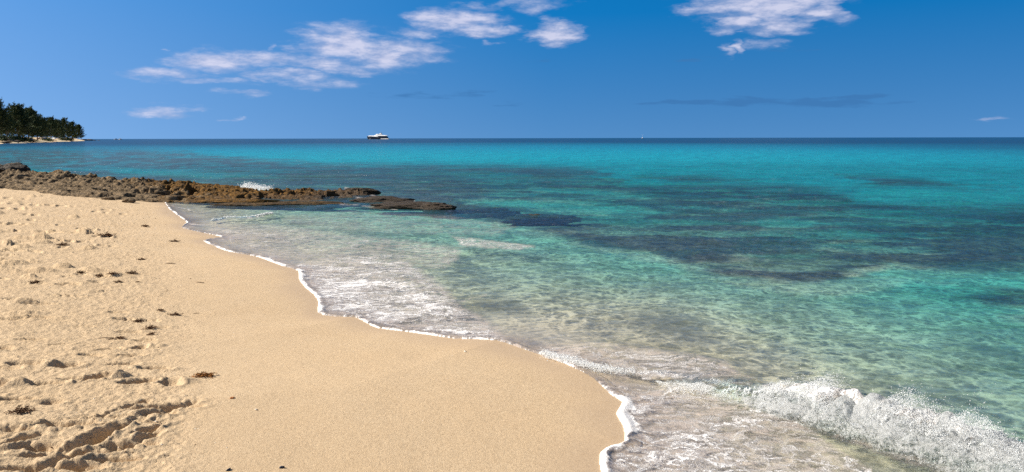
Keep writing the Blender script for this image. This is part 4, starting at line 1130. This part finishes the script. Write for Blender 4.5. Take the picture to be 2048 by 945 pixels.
def sand_bvh():
    me = sand_o.data; n = len(me.vertices); co = np.empty(n*3, np.float32); me.vertices.foreach_get('co', co); co = co.reshape(-1, 3)
    nl = len(me.loops); li = np.empty(nl, np.int32); me.loops.foreach_get('vertex_index', li); q = li.reshape(-1, 4)
    c = co[q[:, 0]]; m = (c[:, 1] > 2) & (c[:, 1] < 24) & (c[:, 0] > -16) & (c[:, 0] < 2)
    px, py = project(c[:, 0], c[:, 1], c[:, 2]); m &= (px > -60) & (px < 1300)
    q = q[m]; u = np.unique(q); mp = np.full(n, -1, np.int64); mp[u] = np.arange(len(u)); q = mp[q]
    return BVHTree.FromPolygons([tuple(map(float, p)) for p in co[u]], [tuple(map(int, p)) for p in q])
BVH = sand_bvh()
def on_sand(px_, py_):
    d = pix_dir(px_, py_); h_ = BVH.ray_cast(Vector((0, 0, H)), Vector(d))
    if h_[0] is None: x, y, z = hit(px_, py_); return x, y, z
    return tuple(h_[0])
WEEDS = [(407, 754, 3, 1.0, .1, 'largest reddish brown seaweed tuft, long and flat, right of the footprints'), (41, 826, 0, .9, .8, 'round seaweed tuft low at the left edge, left of the ring shaped print'), (321, 622, 2, .7, 0, 'small dark tuft above the pair at the top of the footprint cluster'),
         (350, 631, 1, .8, .1, 'flat dark tuft farthest right in the middle cluster'), (275, 644, 0, .65, .5, 'round tuft at the upper left of the middle cluster'), (300, 658, 0, .8, 1.2, 'thick clump of tangled weed in the centre of the middle cluster'), (303, 670, 2, .7, 2, 'little tuft just below the thick clump'),
         (240, 678, 2, .75, .4, 'little tuft left below the middle cluster beside a thin twig'), (222, 679, 2, .45, 1, 'tiny scrap of weed left of the little tuft'), (263, 548, 0, .95, .3, 'dark spiky tuft at the right end of the distant row'), (275, 565, 2, .5, .3, 'tiny tuft below the spiky one'), (224, 549, 0, .8, 1.1, 'dark tuft in the middle of the distant row'),
         (199, 552, 1, .8, 2.1, 'flat dark tuft in the distant row beside a print'), (162, 547, 0, .8, 2.6, 'dark tuft at the left end of the distant row'), (71, 566, 1, .9, .1, 'isolated flat weed scrap on smooth sand at left'), (283, 520, 1, .8, .1, 'flat scrap of weed above the distant row'), (349, 484, 1, 1.1, 0, 'long flat scrap of weed nearest the cove'),
         (124, 492, 0, 1.3, .5, 'brown heaped tuft near the far prints'), (237, 565, 1, .7, 0, 'thin scrap beneath the distant row'), (290, 454, 2, 1.5, 0, 'pair of dark specks on the sand below the rocks'), (213, 473, 1, 1.8, 0, 'long dark weed line in the far part of the beach')]
for i, (px_, py_, k, sc, rz, lb) in enumerate(WEEDS):
    o = bpy.data.objects.new('seaweed', wm[k]); col.objects.link(o)
    x, y, z = on_sand(px_, py_); o.location = (x, y, z-.001); o.rotation_euler = (0, 0, rz); o.scale = (sc,)*3
    tag(o, lb, 'seaweed', GS)
def stick(px_, py_, L, rz, lb, rad=.004):
    x, y, z = on_sand(px_, py_); v, f = [], []
    tube(v, f, [(-L/2, 0, 0), (-L/6, .004, .004), (L/5, -.003, .005), (L/2, .004, .001)], [rad*.7, rad, rad, rad*.6], 6)
    o = mesh_obj('stick', v, f, MSTICK, None, True); o.location = (x, y, z+rad*.6); o.rotation_euler = (0, 0, rz); tag(o, lb, 'stick', 'small sticks on the sand')
stick(340, 528, .15, -.1, 'short dark stick on smooth sand nearer the rocks', .006); stick(399, 566, .13, -.35, 'short pale stick on smooth sand closest to the water', .005)
stick(212, 677, .12, .1, 'thin twig beside the little seaweed tuft left of the cluster', .003); stick(392, 628, .05, .3, 'tiny twig right of the middle seaweed cluster', .003)
def shell(px_, py_, s_, m, lb, seed, nm='shell_fragment', ct='shell'):
    x, y, z = on_sand(px_, py_)
    bm = bmesh.new(); bmesh.ops.create_icosphere(bm, subdivisions=3, radius=1)
    for v in bm.verts:
        p = v.co; k = 1+.25*math.sin(p.x*3+seed)*math.cos(p.y*4+seed*2)+.05*math.sin(14*math.atan2(p.y, p.x+1.2))
        v.co = Vector((p.x*k, p.y*k*.7, p.z*k*.42+(.12*p.x*p.x)))*s_
    me = bpy.data.meshes.new(nm); bm.to_mesh(me); bm.free(); me.materials.append(m); me.polygons.foreach_set('use_smooth', [True]*len(me.polygons))
    o = bpy.data.objects.new(nm, me); col.objects.link(o); o.location = (x, y, z+.18*s_); o.rotation_euler = (.1, .1, seed); tag(o, lb, ct)
shell(465, 797, .014, MORANGE, 'tiny orange shell fragment on smooth sand below the largest seaweed', 1)
shell(512, 820, .010, MSHELL, 'tiny pale shell fragment right of the orange one', 2)
shell(564, 936, .014, MNAVY, 'small black pebble at the bottom edge on smooth sand', 3, 'pebble', 'pebble'); shell(457, 941, .013, MNAVY, 'small black pebble at the bottom edge left of the other', 4, 'pebble', 'pebble')
shell(930, 704, .014, MSHELL, 'little white shell on the wet sand near the foam edge', 5)
# crumbs of shell, coral and weed nobody could count
rs_ = np.random.RandomState(77); P = []; R = []
tries = 0
while len(P) < 900 and tries < 6000:
    tries += 1
    px_ = rs_.uniform(-10, 470); py_ = 420+500*rs_.rand()**1.3
    c_ = 250+.05*(py_-450)
    if rs_.rand() > math.exp(-((px_-c_)/150)**2): continue
    P.append(on_sand(px_, py_)); R.append(.0016+.0035*rs_.rand()**3)
P = np.array(P); R = np.array(R)*np.clip(P[:, 1]/6, 1, 2.5)
for nm, m, sl, lb in (('shell_grit', MSHELL, slice(0, 380), 'pale crumbs of shell and coral scattered along the footprint strip'), ('weed_crumbs', MWEED, slice(380, 900), 'dark crumbs of dried weed scattered along the footprint strip')):
    p = P[sl]; q_ = R[sl]; n = len(p); v = np.repeat(OCT[None], n, 0)*q_[:, None, None]*np.array([1.5, 1.2, .7]); v = v+rs_.normal(0, 1, v.shape)*q_[:, None, None]*.2+p[:, None, :]
    q = (OF[None]+6*np.arange(n)[:, None, None]).reshape(-1, 3)
    me = mesh_np(nm, v.reshape(-1, 3), q, False); me.materials.append(m); o = bpy.data.objects.new(nm, me); col.objects.link(o); tag(o, lb, 'debris', kind='stuff')
